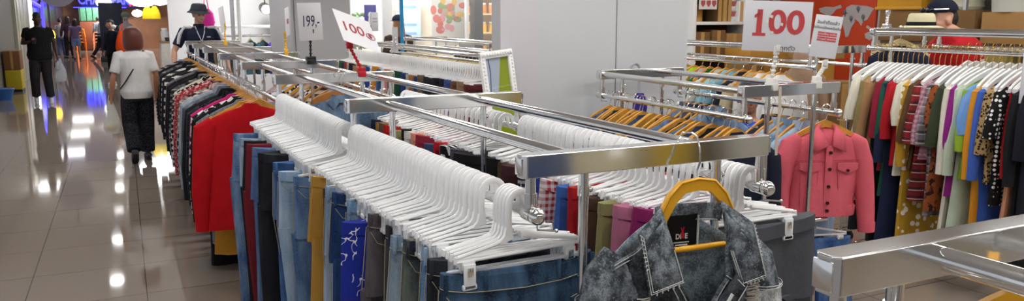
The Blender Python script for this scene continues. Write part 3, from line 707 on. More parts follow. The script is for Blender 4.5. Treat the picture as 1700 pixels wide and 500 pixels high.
INN = {-1: [(-.098, -.172), (-.075, -.25), (-.046, -.322), (-.002, -.385), (.022, -.44), (.02, -.60), (.02, -.80)], 1: [(.104, -.168), (.115, -.27), (.118, -.335), (.075, -.385), (.036, -.43), (.03, -.60), (.03, -.80)]}
for s in (-1, 1):
    b = MB()
    def Pf(u, v):
        ix, iz = lerp(INN[s], v)
        ox_, oz = lerp([(s*.252, -.302), (s*.243, -.42), (s*.238, -.6), (s*.238, -.80)], v)
        x = ix+(ox_-ix)*u
        top = iz+(oz-iz)*u
        return (x, -.052-.020*sin(pi*min(1, u*1.15))+.05*max(0, u-.6)/.4+wr(x, top, .0045), top)
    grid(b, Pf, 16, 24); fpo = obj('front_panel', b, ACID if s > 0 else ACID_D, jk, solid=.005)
    st = MB()
    for u0, v0, v1, dy in ((.04, .05, .75, .006), (.12, .2, .75, .006)):
        st.tube([Vector(Pf(u0, v0+(v1-v0)*i/24))+Vector((0, -dy, 0)) for i in range(25)], .0015, 4)
    obj('stitching', st, THREAD, fpo)
    y_ = MB(); 
    def Py(u, v):
        x = s*(.10+.152*u); z = -.172-.13*u*.95-(.16-.03*u)*v
        p = Pf((x-lerp(INN[s], .1)[0])/((s*.252)-lerp(INN[s], .1)[0]), .1)
        return (x, -.066+.045*max(0, u-.55)/.45+wr(x, z, .003), z)
    grid(y_, Py, 12, 8); yo = obj('shoulder_yoke', y_, ACID, jk, solid=.004)
    st = MB()
    for u0 in (.90, .96): st.tube([Vector(Py(u0, i/12))+Vector((0, -.005, 0)) for i in range(13)], .0015, 4)
    for v0 in (.04, .10): st.tube([Vector(Py(.25+.75*i/12, v0))+Vector((0, -.005, .001)) for i in range(13)], .0015, 4)
    st.tube([Vector(Py(i/12, .96))+Vector((0, -.005, 0)) for i in range(13)], .0015, 4)
    for i in range(12): a = Vector(Py(.90, i/12)); c_ = Vector(Py(.96, (i+.3)/12)); st.tube([a+Vector((0, -.005, 0)), c_+Vector((0, -.005, 0))], .0011, 4)
    obj('stitching', st, THREAD, yo)
    # sleeves
    sl = MB(); sl.tube([(s*.205, 0, -.262), (s*.238, -.005, -.312), (s*.258, -.012, -.40), (s*.262, -.018, -.47)], [.035, .056, .062, .060], 16, flat=(.85, 1)); obj('sleeve', sl, ACID, jk)
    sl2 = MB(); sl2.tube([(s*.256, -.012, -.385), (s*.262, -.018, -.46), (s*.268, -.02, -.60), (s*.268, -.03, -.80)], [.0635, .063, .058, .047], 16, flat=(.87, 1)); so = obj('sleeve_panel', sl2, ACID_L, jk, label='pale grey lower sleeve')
    st = MB()
    for k in (0, .007): st.tube([(s*.257+.0655*cos(a), -.012+.057*sin(a), -.378+k) for a in [2*pi*i/20 for i in range(21)]], .0012, 4)
    obj('stitching', st, THREAD, so)
    # lower colour block
    lp = MB()
    def Pl(u, v):
        x = s*(.075+.155*u) if s > 0 else -(.06+.17*u); z = -.405-.38*v-.012*u
        return (x, -.079+.045*max(0, u-.6)/.4+wr(x, z, .004), z)
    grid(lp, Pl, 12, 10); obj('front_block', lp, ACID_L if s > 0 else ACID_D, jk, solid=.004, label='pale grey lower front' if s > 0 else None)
    # frayed patch
    fr = MB(); cx, cz = (.178, -.375) if s > 0 else (-.165, -.385); rr = random.Random(s+4)
    for i in range(16):
        z = cz+.032-.0042*i; fr.tube([(cx-.017-rr.uniform(0, .006), -.083, z+rr.uniform(-.003, .003)), (cx, -.086, z+rr.uniform(-.004, .004)), (cx+.017+rr.uniform(0, .006), -.083, z)], .0016, 4)
    obj('frayed_patch', fr, fab('#b6aea4'), jk, label='frayed pale threads')
# folded collar
for s, L_ in ((-1, [(-.088, -.148), (-.172, -.200), (-.152, -.347), (-.046, -.326), (-.064, -.245)]), (1, [(.100, -.142), (.186, -.200), (.212, -.335), (.136, -.354), (.108, -.262)])):
    c = MB(); yy = [-.030, -.062, -.092, -.086, -.062]
    pts = [Vector((x, y, z)) for (x, z), y in zip(L_, yy)]; cen = sum(pts, Vector())/5+Vector((0, -.006, 0))
    fine = []
    for i in range(5):
        for k in range(4): fine.append(pts[i].lerp(pts[(i+1) % 5], k/4))
    inner = [p.lerp(cen, .5)+Vector((0, -.004, 0)) for p in fine]
    n = len(fine); vs = fine+inner+[cen]; fs = [(i, (i+1) % n, n+(i+1) % n, n+i) for i in range(n)]+[(n+i, n+(i+1) % n, 2*n) for i in range(n)]
    c.add(vs, fs); co = obj('collar_leaf', c, ACID, jk, solid=.007)
    st = MB()
    for k in (.06, .13):
        q = [pts[i].lerp(cen, k)+Vector((0, -.007-.004*(k > .1), 0)) for i in (1, 2, 3, 4)]; st.tube(q, .0014, 4)
    for i in range(14):
        e = pts[1].lerp(pts[2], i/14) if i < 9 else pts[2].lerp(pts[3], (i-8)/6)
        a = e+Vector((0, -.009, 0)); st.tube([a, a.lerp(cen, .12)], .0016, 4)
    obj('stitching', st, THREAD, co)
nk = MB()
def Pn(u, v):
    a = pi*u; return (-.098*cos(a)+.006, -.03+.075*sin(a), -.150-.012*sin(a)-.045*v)
grid(nk, Pn, 18, 4); no = obj('collar_band', nk, ACID, jk, solid=.006)
st = MB(); st.tube([Vector(Pn(i/18, .92))+Vector((0, -.006, 0)) for i in range(19)], .002, 5); obj('stitching', st, THREAD, no)
# buttoned facing with a buttonhole
pk = MB()
pk.add([(.118, -.088, -.318), (.150, -.094, -.345), (.060, -.092, -.470), (.026, -.084, -.432)], [(0, 1, 2, 3)]); pko = obj('facing_strip', pk, ACID_D, jk, solid=.006)
bh = MB(); bh.tube([(.102, -.097, -.365), (.080, -.098, -.395)], .0045, 8); bh.tube([(.118, -.096, -.330), (.140, -.098, -.350)], .0014, 4); bh.tube([(.146, -.098, -.352), (.060, -.096, -.468)], .0014, 4); obj('buttonhole', bh, THREAD, pko)
# neck label
lb = MB(); lb.box((.016, .026, -.232), (.102, .004, .088), .001); lo = obj('neck_label', lb, fab('#101114'), jk, label='black woven neck label')
fr = MB()
for x in (-.036, .068): fr.tube([(x, .022, -.19), (x, .022, -.275)], .003, 6)
obj('stitching', fr, THREAD, lo)
text('lettering', 'DI  E', .019, mat('label_white', (.8, .8, .8), .6), lo, (.016, .0225, -.243), bold=.0005)
b = MB(); b.box((.016, .0232, -.2585), (.05, .001, .0025)); b.box((.016, .0232, -.2655), (.04, .001, .004)); obj('printed_line', b, MC['label_white'], lo)
em = MB(); em.prism([(-.004, -.012), (.004, -.012), (.006, 0), (.003, .006), (.006, .018), (.002, .016), (0, .008), (-.002, .016), (-.006, .018), (-.003, .006), (-.006, 0)], .001, c=(.0185, .0225, -.236)); obj('emblem', em, mat('label_red', '#c2182b', .6), lo)
bd = MB(); bd.box((.3235, -.03, -.445), (.004, .03, .045), .001); bdo = obj('sleeve_badge', bd, fab('#0c0c0e'), jk, label='black sleeve badge')
text('lettering', 'S', .03, MC['label_white'], bdo, (.3262, -.03, -.445), rot=(R(90), 0, R(90)))
# its hanger
yh = thing('plastic_hanger', 'yellow plastic hanger holding the grey acid-washed denim jacket', 'hanger', (JX, JY, JZ), JR)
b = MB(); U = [(-.15, -.30), (-.128, -.235), (-.104, -.176), (-.082, -.132), (-.048, -.098), (0, -.09), (.048, -.098), (.082, -.132), (.104, -.176), (.128, -.235), (.15, -.30)]
I_2 = [(-.14, -.315), (-.115, -.255), (-.088, -.195), (-.062, -.148), (-.036, -.124), (0, -.119), (.036, -.124), (.062, -.148), (.088, -.195), (.115, -.255), (.14, -.315)]
b.prism(U+I_2[::-1], .020); b.tube([(x, -.008, z+.001) for x, z in U], .0045, 6); obj('arms', b, YELLOW_P, yh, ang=60)
b = MB(); b.tube([(-.145, .0, -.300), (-.10, -.012, -.268), (.08, -.012, -.264), (.14, .0, -.30)], .0075, 10); obj('trouser_bar', b, YELLOW_P, yh)
b = MB(); b.tube([(-.012, .078, -.03), (-.010, .078, .0), (-.006, .066, .018), (0, .03, .022), (.008, .018, .012), (.014, .012, -.02), (.010, .004, -.05), (0, 0, -.068), (0, 0, -.10)], .0024, 8); obj('hook', b, CHROME, yh)

# ------------------------------------------------------------------ pink denim jacket
PINK = fab('#d9616f', None, '#ffffff', 1.2); PINK_D = fab('#c4505f')
PJ = (3.182, 2.905, 1.2385); PR = R(-22)
pj = thing('denim_jacket', 'pink denim jacket with flap pockets hung at the end of the partition rack', 'jacket', PJ, PR)
pb = top_body(.182, .44, .05, -.02, 4, z0=-.105, neck=.055); obj('body', pb, PINK, pj)
s_ = MB()
for s in (-1, 1): s_.tube([(s*.13, 0, -.15), (s*.172, 0, -.185), (s*.205, -.005, -.28), (s*.222, -.012, -.40), (s*.228, -.03, -.52), (s*.232, -.04, -.60)], [.035, .056, .055, .050, .046, .042], 12, flat=(.85, 1))
obj('sleeves', s_, PINK, pj)
for s in (-1, 1):
    c = MB(); c.tube([(s*.232, -.04, -.585), (s*.234, -.043, -.635)], [.044, .042], 12, flat=(.9, 1)); obj('cuff', c, PINK, pj)
    c = MB(); pts = [Vector(p) for p in ((s*.048, -.012, -.084), (s*.088, -.034, -.128), (s*.084, -.070, -.212), (s*.010, -.074, -.182), (s*.024, -.048, -.13))]
    cen = sum(pts, Vector())/5+Vector((0, -.001, 0)); c.add(pts+[cen], [(i, (i+1) % 5, 5) for i in range(5)]); obj('collar_leaf', c, PINK, pj, solid=.007, ang=60)
    f = MB(); f.prism([(s*.045, -.268), (s*.150, -.268), (s*.150, -.300), (s*.098, -.322), (s*.045, -.300)], .008, c=(0, -.068, 0)); fo = obj('pocket_flap', f, PINK, pj)
    k = MB(); k.tube([(s*.098, -.072, -.306), (s*.098, -.080, -.306)], .007, 10); obj('button', k, mat('bronze', '#4a3a30', .35, 1), fo)
    q = MB()
    for x in (.05, .148): q.tube([(s*x, -.064, -.31), (s*(x-.01 if x > .1 else x+.015), -.068, -.50)], .0018, 4)
    q.tube([(s*.012, -.066, -.255), (s*.165, -.052, -.255)], .0022, 4); obj('seam', q, PINK_D, pj)
b = MB(); nk_ = []
for zz, kk in ((-.078, .9), (-.105, 1.05), (-.135, 1.2)): nk_.append([Vector((.05*kk*cos(a), .006+.042*kk*sin(a)-.0, zz)) for a in [-.25*pi+1.5*pi*i/14 for i in range(15)]])
b.loft(nk_, closed=False, cap=False); obj('collar_band', b, PINK, pj, solid=.006)
b = MB(); b.box((.0, -.0625, -.36), (.036, .012, .36), .003); obj('placket', b, PINK, pj)
for z in (-.215, -.30, -.39, -.475, -.515):
    b = MB(); b.tube([(.004, -.066, z), (.004, -.076, z)], .0085, 10); obj('button', b, MC['bronze'], pj)
b = MB(); b.loft([sring(.178, .062, -.495), sring(.182, .064, -.50), sring(.178, .064, -.545), sring(.174, .062, -.55)]); obj('hem_band', b, PINK, pj)
b = MB(); b.box((.0, .015, -.125), (.03, .002, .02)); obj('neck_label', b, fab('#e9e4e2'), pj)
hg = make_shaped_hanger('wooden_hanger', WOOD, CHROME, neck=-.068, hw=.175, thick=.036, drop=.075)
hang(hg, PJ, PR, 'curved golden hanger holding the pink denim jacket', 'curved golden hangers')
# yellow hanger on the closest rack
hg = make_shaped_hanger('plastic_hanger', YELLOW_P, CHROME, neck=-.085, hw=.2, thick=.04, drop=.10, bar=YELLOW_P)
hg.location = (1.235, .665, 1.40); hg.rotation_euler = (0, 0, -.5); hg['label'] = 'yellow plastic hanger under the bar of the rack beside the pink jacket'

# ------------------------------------------------------------------ signs and their clips
PAPER = mat('sign_paper', (.76, .76, .80), .35); PAPER2 = mat('plain_paper', (.83, .82, .85), .6); RED = mat('sign_red', '#c8141f', .5); DRED = mat('sign_dark_red', '#a81426', .5); INK = mat('ink', '#23264a', .6)
def sign_clip(label, loc, m, h, tilt=(0, 0), rz=0, wide=.03):
    t = thing('sign_clip', label, 'clip', loc, rz)
    b = MB(); b.box((0, 0, .012), (wide, .052, .030), .003); b.box((0, -.028, -.012), (wide, .008, .035), .002); b.box((0, .028, -.012), (wide, .008, .035), .002); obj('clamp', b, m, t)
    b = MB(); k = 6
    pts = [(tilt[0]*i/k, tilt[1]*i/k, .02+(h-.03)*i/k) for i in range(k+1)]
    b.tube(pts, .007, 8)
    for p in pts[1:-1]: b.ell(p, (.012, .012, .009), 10, 6)
    obj('stem', b, m, t)
    b = MB(); b.box((tilt[0], tilt[1], h), (wide*.9, .016, .04), .003); b.box((tilt[0], tilt[1]-.012, h+.01), (wide*.7, .006, .03), .002); obj('jaw', b, m, t)
    return t
def sign(label, c, w, h, rz, roll, m=PAPER, pitch=0, th=.002):
    t = thing('price_sign', label, 'sign', c)
    t.rotation_euler = (Matrix.Rotation(rz, 3, 'Z') @ Matrix.Rotation(pitch, 3, 'X') @ Matrix.Rotation(roll, 3, 'Y')).to_euler()
    b = MB(); b.box((0, 0, 0), (w, th, h), th*.4); obj('board', b, m, t)
    return t
def orient(t, u, v):
    U = (RT*u[0]+UP*u[1]+FW*u[2]).normalized(); V = (RT*v[0]+UP*v[1]+FW*v[2]); V = (V-U*V.dot(U)).normalized(); W = V.cross(U).normalized()
    t.rotation_euler = Matrix(((U.x, W.x, V.x), (U.y, W.y, V.y), (U.z, W.z, V.z))).to_euler()
# big 100
P = atY(1290, 44, 2.83); az = math.atan2(P.x, P.y)
s1 = sign('big white 100 sign in red numerals above the partition rack', P, .302, .232, -az*.85, R(2))
text('lettering', '100', .150, RED, s1, (.0, -.0025, .015), bold=.004, sx=1.08)
b = MB(); b.box((-.079, -.0022, -.039), (.058, .001, .014)); b.prism([(-.080, .068), (-.104, .050), (-.104, .036), (-.080, .048)], .001, c=(0, -.0024, 0)); obj('lettering', b, RED, s1)
g = MB()
for (x, z, w) in ((-.03, .045, .02), (-.045, .02, .012), (-.02, -.03, .014), (.02, .01, .012)):
    g.prism([(x-w/2, z-.004), (x+w/3, z-.008), (x+w/2, z+.005), (x-w/4, z+.009)], .0012, c=(0, -.004, 0))
obj('torn_tape', g, mat('tape', (.9, .88, .78), .3), s1)
text('lettering', 'ทุกตัว', .03, mat('black_ink', (.02, .02, .02), .6), s1, (.055, -.0025, -.10))
sl = MB(); sl.box((0, -.004, 0), (.312, .0012, .242)); obj('plastic_sleeve', sl, mat('clear_plastic', (.95, .95, .97), .1, alpha=.03, spec=.5), s1)
c1 = sign_clip('white plastic clip standing on the partition rack under the big 100 sign', (P.x+.015, 2.86, 1.382), mat('white_clip', (.82, .80, .76), .4), .16, (-.01, -.03))
tp = MB(); tp.tube([(.02, -.035, -.01), (.022, -.04, -.12), (.012, -.038, -.25), (.02, -.035, -.34)], .006, 6, flat=(.4, 1.6)); obj('tape_tail', tp, mat('pale_tape', (.62, .52, .42), .6), c1)
# notice sign
P = atY(1371, 61, 2.86); az = math.atan2(P.x, P.y)
s2 = sign('small white notice sign with a red printed block beside the 100 sign', P, .125, .205, -az*.9, R(7), m=PAPER)
text('lettering', 'สินค้าซื้อแล้ว', .021, MC['black_ink'], s2, (0, -.0025, .067)); text('lettering', 'ไม่รับเปลี่ยนหรือคืน', .017, MC['black_ink'], s2, (0, -.0025, .042))
for k, tx in enumerate(('งดเปลี่ยน งดคืน', 'ทุกกรณี ขอบคุณ')):
    g = MB(); g.box((.005, -.0018, .012-.024*k), (.088, .001, .020)); obj('printed_bar', g, mat('pink_red', '#cf4a52', .6), s2)
    text('lettering', tx, .013, mat('sign_white', (.85, .8, .8), .6), s2, (.005, -.0028, .012-.024*k))
sign_clip('white plastic clip holding the small notice sign on the partition rack', (3.055, 2.86, 1.382), MC['white_clip'], .085, (.035, 0), rz=-.4)
# 100 baht
P = atY(592, 51, 4.50)
s3 = sign('tilted white 100 baht sign in dark red held by a red clip', P, .247, .305, 0, 0, m=PAPER2); orient(s3, (51, -15, 45), (-31, 60, 55))
text('lettering', '100', .125, DRED, s3, (-.025, -.0025, .0), sx=.82, bold=.001); text('lettering', '฿', .055, DRED, s3, (.088, -.0025, -.018))
g = MB(); g.tube([(.088+.029*cos(a), -.003, -.018+.029*sin(a)) for a in [2*pi*i/24 for i in range(25)]], .002, 5); obj('circle_mark', g, DRED, s3)
B1z = 1.382
sign_clip('red clip on the long row holding the tilted 100 baht sign', (1.235, 4.555, B1z), mat('red_clip', '#d8142a', .35), .155, (-.07, -.03), wide=.042)
# 199
P = atY(515, 36, 5.90)
s4 = sign('white paper reading 199 in a black clip on the long row', P, .22, .27, 0, 0, m=PAPER2); orient(s4, (29, 8, 40), (0, 60, -6))
text('lettering', '199,-', .115, INK, s4, (0, -.0025, .0), sx=.72, shear=.1)
sign_clip('black clip on the long row holding the 199 paper', (1.235, 5.94, B1z), BLACK_P, .20, (0, -.02), wide=.07)
# seen nearly edge-on
P = atY(477, 36, 7.35); s5 = sign('narrow white price card on a yellow clip, seen almost edge-on', P, .2, .25, R(70), R(-5), m=PAPER2); text('lettering', '100', .07, DRED, s5, (0, -.0025, 0))
sign_clip('yellow clip under the narrow edge-on price card', (atY(475, 90, 7.38).x, 7.38, B1z), mat('yellow_clip', '#efb81c', .4), .16, wide=.03)
P = atY(369, 32, 10.15); s6 = sign('tan-edged price card on a yellow clip by the man in a bucket hat', P, .16, .30, R(62), R(-12), m=PAPER2)
sign_clip('yellow clip next to the man in a bucket hat', (atY(374, 68, 10.2).x, 10.2, B1z), MC['yellow_clip'], .21, wide=.04)
sign_clip('bare chrome sign clip on the end bar beside the straw hat', (4.80, 3.90, 1.622), CHROME, .10, wide=.035)
P = atY(656, 66, 8.3); s7 = sign('grey hanging tag card in front of the blue pole', P, .065, .27, 0, 0, m=mat('tag_grey', (.68, .68, .70), .5), pitch=0)
sign_clip('thin chrome clip under the grey tag card', (P.x, 8.3, 1.402), CHROME, .05, wide=.02)
P = atX(1716, 108, 4.55); s8 = sign('white plastic price sheet hanging at the near part of the map wall rack', (4.52, P.y-.085, P.z), .22, .42, R(-52), 0, m=PAPER)

# ------------------------------------------------------------------ people
SKIN1 = mat('skin_tan', '#b07a5c', .5, var=.05); SKIN2 = mat('skin_dark', '#4a2f24', .5, var=.05); SKIN3 = mat('skin_light', '#c99a80', .5, var=.05)
def head_mb(m, cy=0, tilt=0, yaw=0, off=(0, 0, 0)):
    h = MB()
    h.ell((0, -.010, 1.655), (.074, .094, .092), 18, 12); h.ell((0, .028, 1.605), (.060, .062, .084), 16, 10)
    h.ell((0, .052, 1.548), (.034, .032, .028), 12, 8); h.ell((0, .098, 1.603), (.012, .018, .024), 10, 8); h.ell((0, .094, 1.592), (.018, .014, .010), 10, 6)
    h.ell((0, .080, 1.640), (.050, .014, .011), 12, 6); h.ell((0, .083, 1.566), (.024, .012, .010), 12, 6)
    for s in (-1, 1):
        h.ell((s*.075, -.004, 1.612), (.011, .020, .031), 10, 8); h.ell((s*.038, .064, 1.598), (.022, .018, .02), 8, 6)
    return h
def head_M(tilt, yaw, off):
    c = Vector((0, -.01, 1.50))
    return Matrix.Translation(Vector(off)) @ Matrix.Translation(c) @ Matrix.Rotation(yaw, 4, 'Z') @ Matrix.Rotation(tilt, 4, 'X') @ Matrix.Translation(-c)
TORSO = [(.84, .150, .115, 0), (.93, .168, .120, -.005), (1.04, .150, .108, 0), (1.15, .150, .108, .004), (1.27, .172, .116, .006), (1.37, .180, .108, .002), (1.43, .135, .085, -.002), (1.475, .068, .064, -.004)]
def oval(cx, cy, z, rx, ry, n=20): return [Vector((cx+rx*cos(2*pi*j/n), cy+ry*sin(2*pi*j/n), z)) for j in range(n)]
def hand_mb(m, w, e, curl=.6, inward=1, palm_n=None):
    w, e = Vector(w), Vector(e); d = (w-e).normalized()
    lat = Vector((0, 1, 0)); lat = (lat-d*lat.dot(d)).normalized() if abs(d.y) < .9 else Vector((1, 0, 0))
    nrm = d.cross(lat)*inward
    m.tube([w-d*.01, w+d*.03, w+d*.065, w+d*.088], [.026, .036, .040, .034], 10, flat=(1, .55), up=lat)
    for k, L_ in enumerate((.066, .078, .074, .058)):
        b0 = w+d*.078+lat*(.030-.020*k)
        p1 = b0+d*(L_*.42)+nrm*(.10*curl*L_); p2 = p1+(d*(1-curl)+nrm*curl).normalized()*L_*.33; p3 = p2+(d*(.8-1.3*curl)+nrm*curl*1.2).normalized()*L_*.27
        m.tube([b0, p1, p2, p3], [.0095, .0092, .0086, .0070], 8)
    b0 = w+d*.022+lat*.026
    m.tube([b0, b0+d*.028+lat*.024+nrm*.006, b0+d*.056+lat*.030+nrm*.014], [.013, .011, .008], 8)
def person(name_label, loc, rz, h, skin, shirt, pants, shoes, hair, pose=None, sleeve=.55, vox=.011, hairstyle='short', fem=0, head=(0, 0), drop=0, collar=None, legs=True, shirt_z=.88, lean=0, shorts=0, wide=1.0, boxy=1.0, hunch=(0, 0)):
    t = thing('person', name_label, 'person', loc, rz)
    s = h/1.75
    p = dict(eR=(.245, -.02, 1.14), wR=(.262, .05, .905), eL=(-.245, -.02, 1.14), wL=(-.262, .05, .905), kR=(.10, .015, .50), aR=(.105, -.02, .085), kL=(-.10, .015, .50), aL=(-.105, -.02, .085), fR=0, fL=0, cR=.5, cL=.5)
    p.update(pose or {})
    wsc = .93 if fem else 1.0
    def T(v):
        v = Vector(v)
        return v+Vector((0, lean*max(0, v.z-.9), 0))
    dz = Vector((0, 0, -drop))
    sh = {1: Vector((.185*wsc, 0, 1.405)), -1: Vector((-.185*wsc, 0, 1.405))}
    hip = {1: Vector((.088, 0, .92)), -1: Vector((-.088, 0, .92))}
    def fin(m):
        m.v = [tuple(Vector(q)*s) for q in m.v]; return m
    def up_(m):   # upper body: lean and drop
        m.v = [tuple(T(q)+dz) for q in m.v]; return m
    b = MB(); u_ = MB()
    u_.loft([oval(0, y, z, rx*wsc, ry, 20) for z, rx, ry, y in TORSO])
    u_.tube([(0, -.012, 1.42), (0, -.006+hunch[0]*.6, 1.50-hunch[1]*.5), (0, .004+hunch[0], 1.57-hunch[1])], [.060*wsc, .053*wsc, .052*wsc], 14)
    hm = head_mb(None); HM = head_M(head[0], head[1], (0, .012+hunch[0], -hunch[1])); hm.xf(HM); u_.merge(hm)
    for k, sd in (('R', 1), ('L', -1)):
        e, w = Vector(p['e'+k]), Vector(p['w'+k]); S = sh[sd]
        u_.tube([S+Vector((-sd*.03, 0, .01)), S.lerp(e, .25), S.lerp(e, .7), e, e.lerp(w, .3), e.lerp(w, .75), w], [.050*wsc, .050*wsc, .043*wsc, .037*wsc, .040*wsc, .031*wsc, .026*wsc], 12)
        hand_mb(u_, w, e, p['c'+k], inward=-sd if True else sd)
    up_(u_); b.merge(u_)
    for k, sd in (('R', 1), ('L', -1)):
        kn, an = Vector(p['k'+k]), Vector(p['a'+k]); hh = hip[sd]+dz
        b.tube([hh+Vector((0, 0, .04)), hh.lerp(kn, .3), hh.lerp(kn, .75), kn, kn.lerp(an, .3), kn.lerp(an, .75), an], [.088, .084, .062, .053, .055, .040, .034], 12)
        fa = p['f'+k]; fd = Vector((0, cos(fa), -sin(fa)))
        b.tube([an+Vector((0, -.02, 0)), an+Vector((0, .02, -.03)), an+fd*.12+Vector((0, 0, -.055))], [.034, .036, .026], 10)
    obj('body', fin(b), skin, t, remesh=vox)
    # shirt
    m = MB(); off = .016
    rings = [oval(0, y, z, (rx+off)*wsc*(boxy if z < 1.4 else 1), (ry+off)*(boxy if z < 1.4 else 1), 20) for z, rx, ry, y in TORSO if z >= shirt_z-.05]
    rings[-1] = oval(0, -.004, 1.468, .070*wsc, .068, 20)
    m.loft(rings)
    for k, sd in (('R', 1), ('L', -1)):
        e, w = Vector(p['e'+k]), Vector(p['w'+k]); S = sh[sd]
        if sleeve <= 1:
            m.tube([S+Vector((-sd*.05, 0, .012)), S+Vector((sd*.01, 0, .0)), S.lerp(e, sleeve*.5), S.lerp(e, sleeve)], [.052, .066, .066, .063], 14)
        else:
            m.tube([S+Vector((-sd*.05, 0, .012)), S+Vector((sd*.005, 0, 0)), S.lerp(e, .5), e, e.lerp(w, .5), e.lerp(w, .93)], [.052, .064, .060, .054, .050, .042], 14)
    obj('shirt', fin(up_(m)), shirt, t, remesh=vox)
    if collar:
        m = MB(); m.loft([oval(0, -.002, z, r*wsc, r, 20) for z, r in ((1.445, .082), (1.475, .070), (1.50, .064))], cap=False)
        obj('collar', fin(up_(m)), collar, t, solid=.006)
    # trousers
    if pants:
        m = MB(); mm = MB()
        mm.loft([oval(0, -.004, z, r, ry, 20) for z, r, ry in ((.80, .165, .125), (.88, .178, .135), (.96, .172, .128), (1.02, .162, .118))])
        mm.v = [tuple(Vector(q)+dz) for q in mm.v]; m.merge(mm)
        for k, sd in (('R', 1), ('L', -1)):
            kn, an = Vector(p['k'+k]), Vector(p['a'+k]); hh = hip[sd]+dz
            if shorts: m.tube([hh+Vector((0, 0, .02)), hh.lerp(kn, .4), hh.lerp(kn, .8)], [.098, .097, .09], 14)
            else: m.tube([hh+Vector((0, 0, .02)), hh.lerp(kn, .35), kn, kn.lerp(an, .5), kn.lerp(an, .93)], [.098, .096*(.5+.5*wide), .076*wide, .068*wide, .066*wide], 14)
        obj('trousers', fin(m), pants, t, remesh=vox)
    for k in 'RL':
        an = Vector(p['a'+k]); fa = p['f'+k]; fd = Vector((0, cos(fa), -sin(fa))); ud = Vector((0, sin(fa), cos(fa)))
        m = MB(); base = an-ud*.045
        m.tube([base-fd*.075+ud*.005, base-fd*.05+ud*.018, base+fd*.03+ud*.018, base+fd*.12+ud*.002, base+fd*.17-ud*.006], [.022, .043, .044, .040, .018], 12, flat=(1, .92), up=(1, 0, 0))
        so = MB(); so.prism([(-.032, -.085), (.032, -.085), (.040, .06), (.030, .16), (0, .178), (-.030, .16), (-.040, .06)], .022, axis='z')
        so.v = [tuple(base+Vector((q[0], 0, 0))+fd*q[1]+ud*(q[2]-.028)) for q in map(Vector, so.v)]
        sob = obj('shoe', fin(m), shoes, t)
        obj('sole', fin(so), mat('shoe_sole', (.7, .7, .7), .6) if shoes in (WHITE_SHOE,) else RUBBER, sob)
    # hair
    m = MB()
    if hairstyle == 'short':
        m.ell((0, -.016, 1.668), (.080, .098, .093), 18, 10, zmin=.08); m.ell((0, -.055, 1.635), (.072, .058, .07), 14, 8)
    elif hairstyle == 'bob':
        m.ell((0, -.016, 1.655), (.118, .122, .115), 20, 10, zmin=-.3)
        m.loft([oval(0, -.028, z, rx, ry, 20) for z, rx, ry in ((1.66, .116, .112), (1.60, .124, .110), (1.54, .124, .104), (1.49, .116, .092), (1.465, .100, .078))])
    elif hairstyle == 'long':
        m.ell((0, -.016, 1.665), (.086, .102, .10), 18, 10, zmin=-.05)
        m.loft([oval(0, -.06, z, rx, ry, 16) for z, rx, ry in ((1.68, .078, .06), (1.58, .09, .06), (1.45, .10, .055), (1.30, .10, .045), (1.20, .07, .03))])
    if m.v:
        m.xf(HM); obj('hair', fin(up_(m)), hair, t, remesh=vox)
    if vox <= .009:
        for sd in (-1, 1):
            m = MB(); m.ell((sd*.031, .082, 1.618), (.013, .008, .006), 10, 6); m.xf(HM); obj('eye', fin(up_(m)), mat('eye_dark', (.03, .02, .02), .2), t)
            m = MB(); m.ell((sd*.031, .088, 1.638), (.018, .006, .004), 10, 6); m.xf(HM); obj('eyebrow', fin(up_(m)), mat('brow', (.02, .015, .012), .7), t)
        m = MB(); m.ell((0, .092, 1.566), (.020, .005, .004), 10, 6); m.xf(HM); obj('lips', fin(up_(m)), mat('lips', '#96564c', .5), t)
    return t, s, HM, up_
WHITE_SHOE = mat('white_shoe', (.62, .62, .62), .6); BLACK_SHOE = mat('black_shoe', (.03, .03, .033), .5); GREY_SHOE = mat('grey_shoe', '#4a4652', .7)
HAIR_B = mat('black_hair', (.012, .010, .010), .5, bump=.3, bscale=90); HAIR_R = mat('auburn_hair', '#5e2b1e', .45, bump=.5, bscale=60, var=.2); HAIR_L = mat('light_brown_hair', '#a8744a', .5, bump=.4, bscale=60, var=.35)
BT = fab('#101012'); NAVY = fab('#151b33')
def cap_mb(m, brim=True, bk=0):
    m.ell((0, -.014, 1.685), (.088, .105, .085), 20, 10, zmin=-.05)
    if brim: m.prism([(.075*cos(a), .05+.115*sin(a)) for a in [pi*i/12 for i in range(13)]], .006, axis='z', c=(0, .02, 1.672))
    return m
# man looking at his phone
M1 = atZ(74, 170, 0)
t, s, HM, up_ = person('man in a black t-shirt and dark trousers walking and looking at his phone', (M1.x, M1.y, 0), pi+.08, 1.78, SKIN2, BT, fab('#1f1d22'), WHITE_SHOE, HAIR_B, head=(-.30, .1), vox=.009, shirt_z=.86, boxy=1.22, wide=1.15,
    pose=dict(eR=(.27, -.03, 1.15), wR=(.13, .20, 1.20), eL=(-.27, -.03, 1.14), wL=(-.29, .02, .90), kR=(.12, .07, .50), aR=(.125, -.04, .10), kL=(-.09, .05, .50), aL=(-.12, .03, .085), cR=.9, cL=.9, fR=.12))
def world(M0, rz, s, v): c_, s_ = cos(rz), sin(rz); return (M0.x+s*(v[0]*c_-v[1]*s_), M0.y+s*(v[0]*s_+v[1]*c_), s*v[2])
pl = world(M1, pi+.08, s, (.075, .28, 1.215))
ph = thing('phone', 'dark phone in the hand of the man in black', 'phone', pl, pi+.08); b = MB(); b.box((0, 0, 0), (.072, .012, .145), .004, rot=Matrix.Rotation(R(35), 3, 'X')); obj('case', b, BLACK_P, ph)
b = MB(); b.box((0, -.0075, -.001), (.064, .001, .132), rot=Matrix.Rotation(R(35), 3, 'X')); obj('screen', b, mat('screen_dim', '#8896b0', .2, emit=.5), ph)
pl = world(M1, pi+.08, s, (-.315, .02, .80))
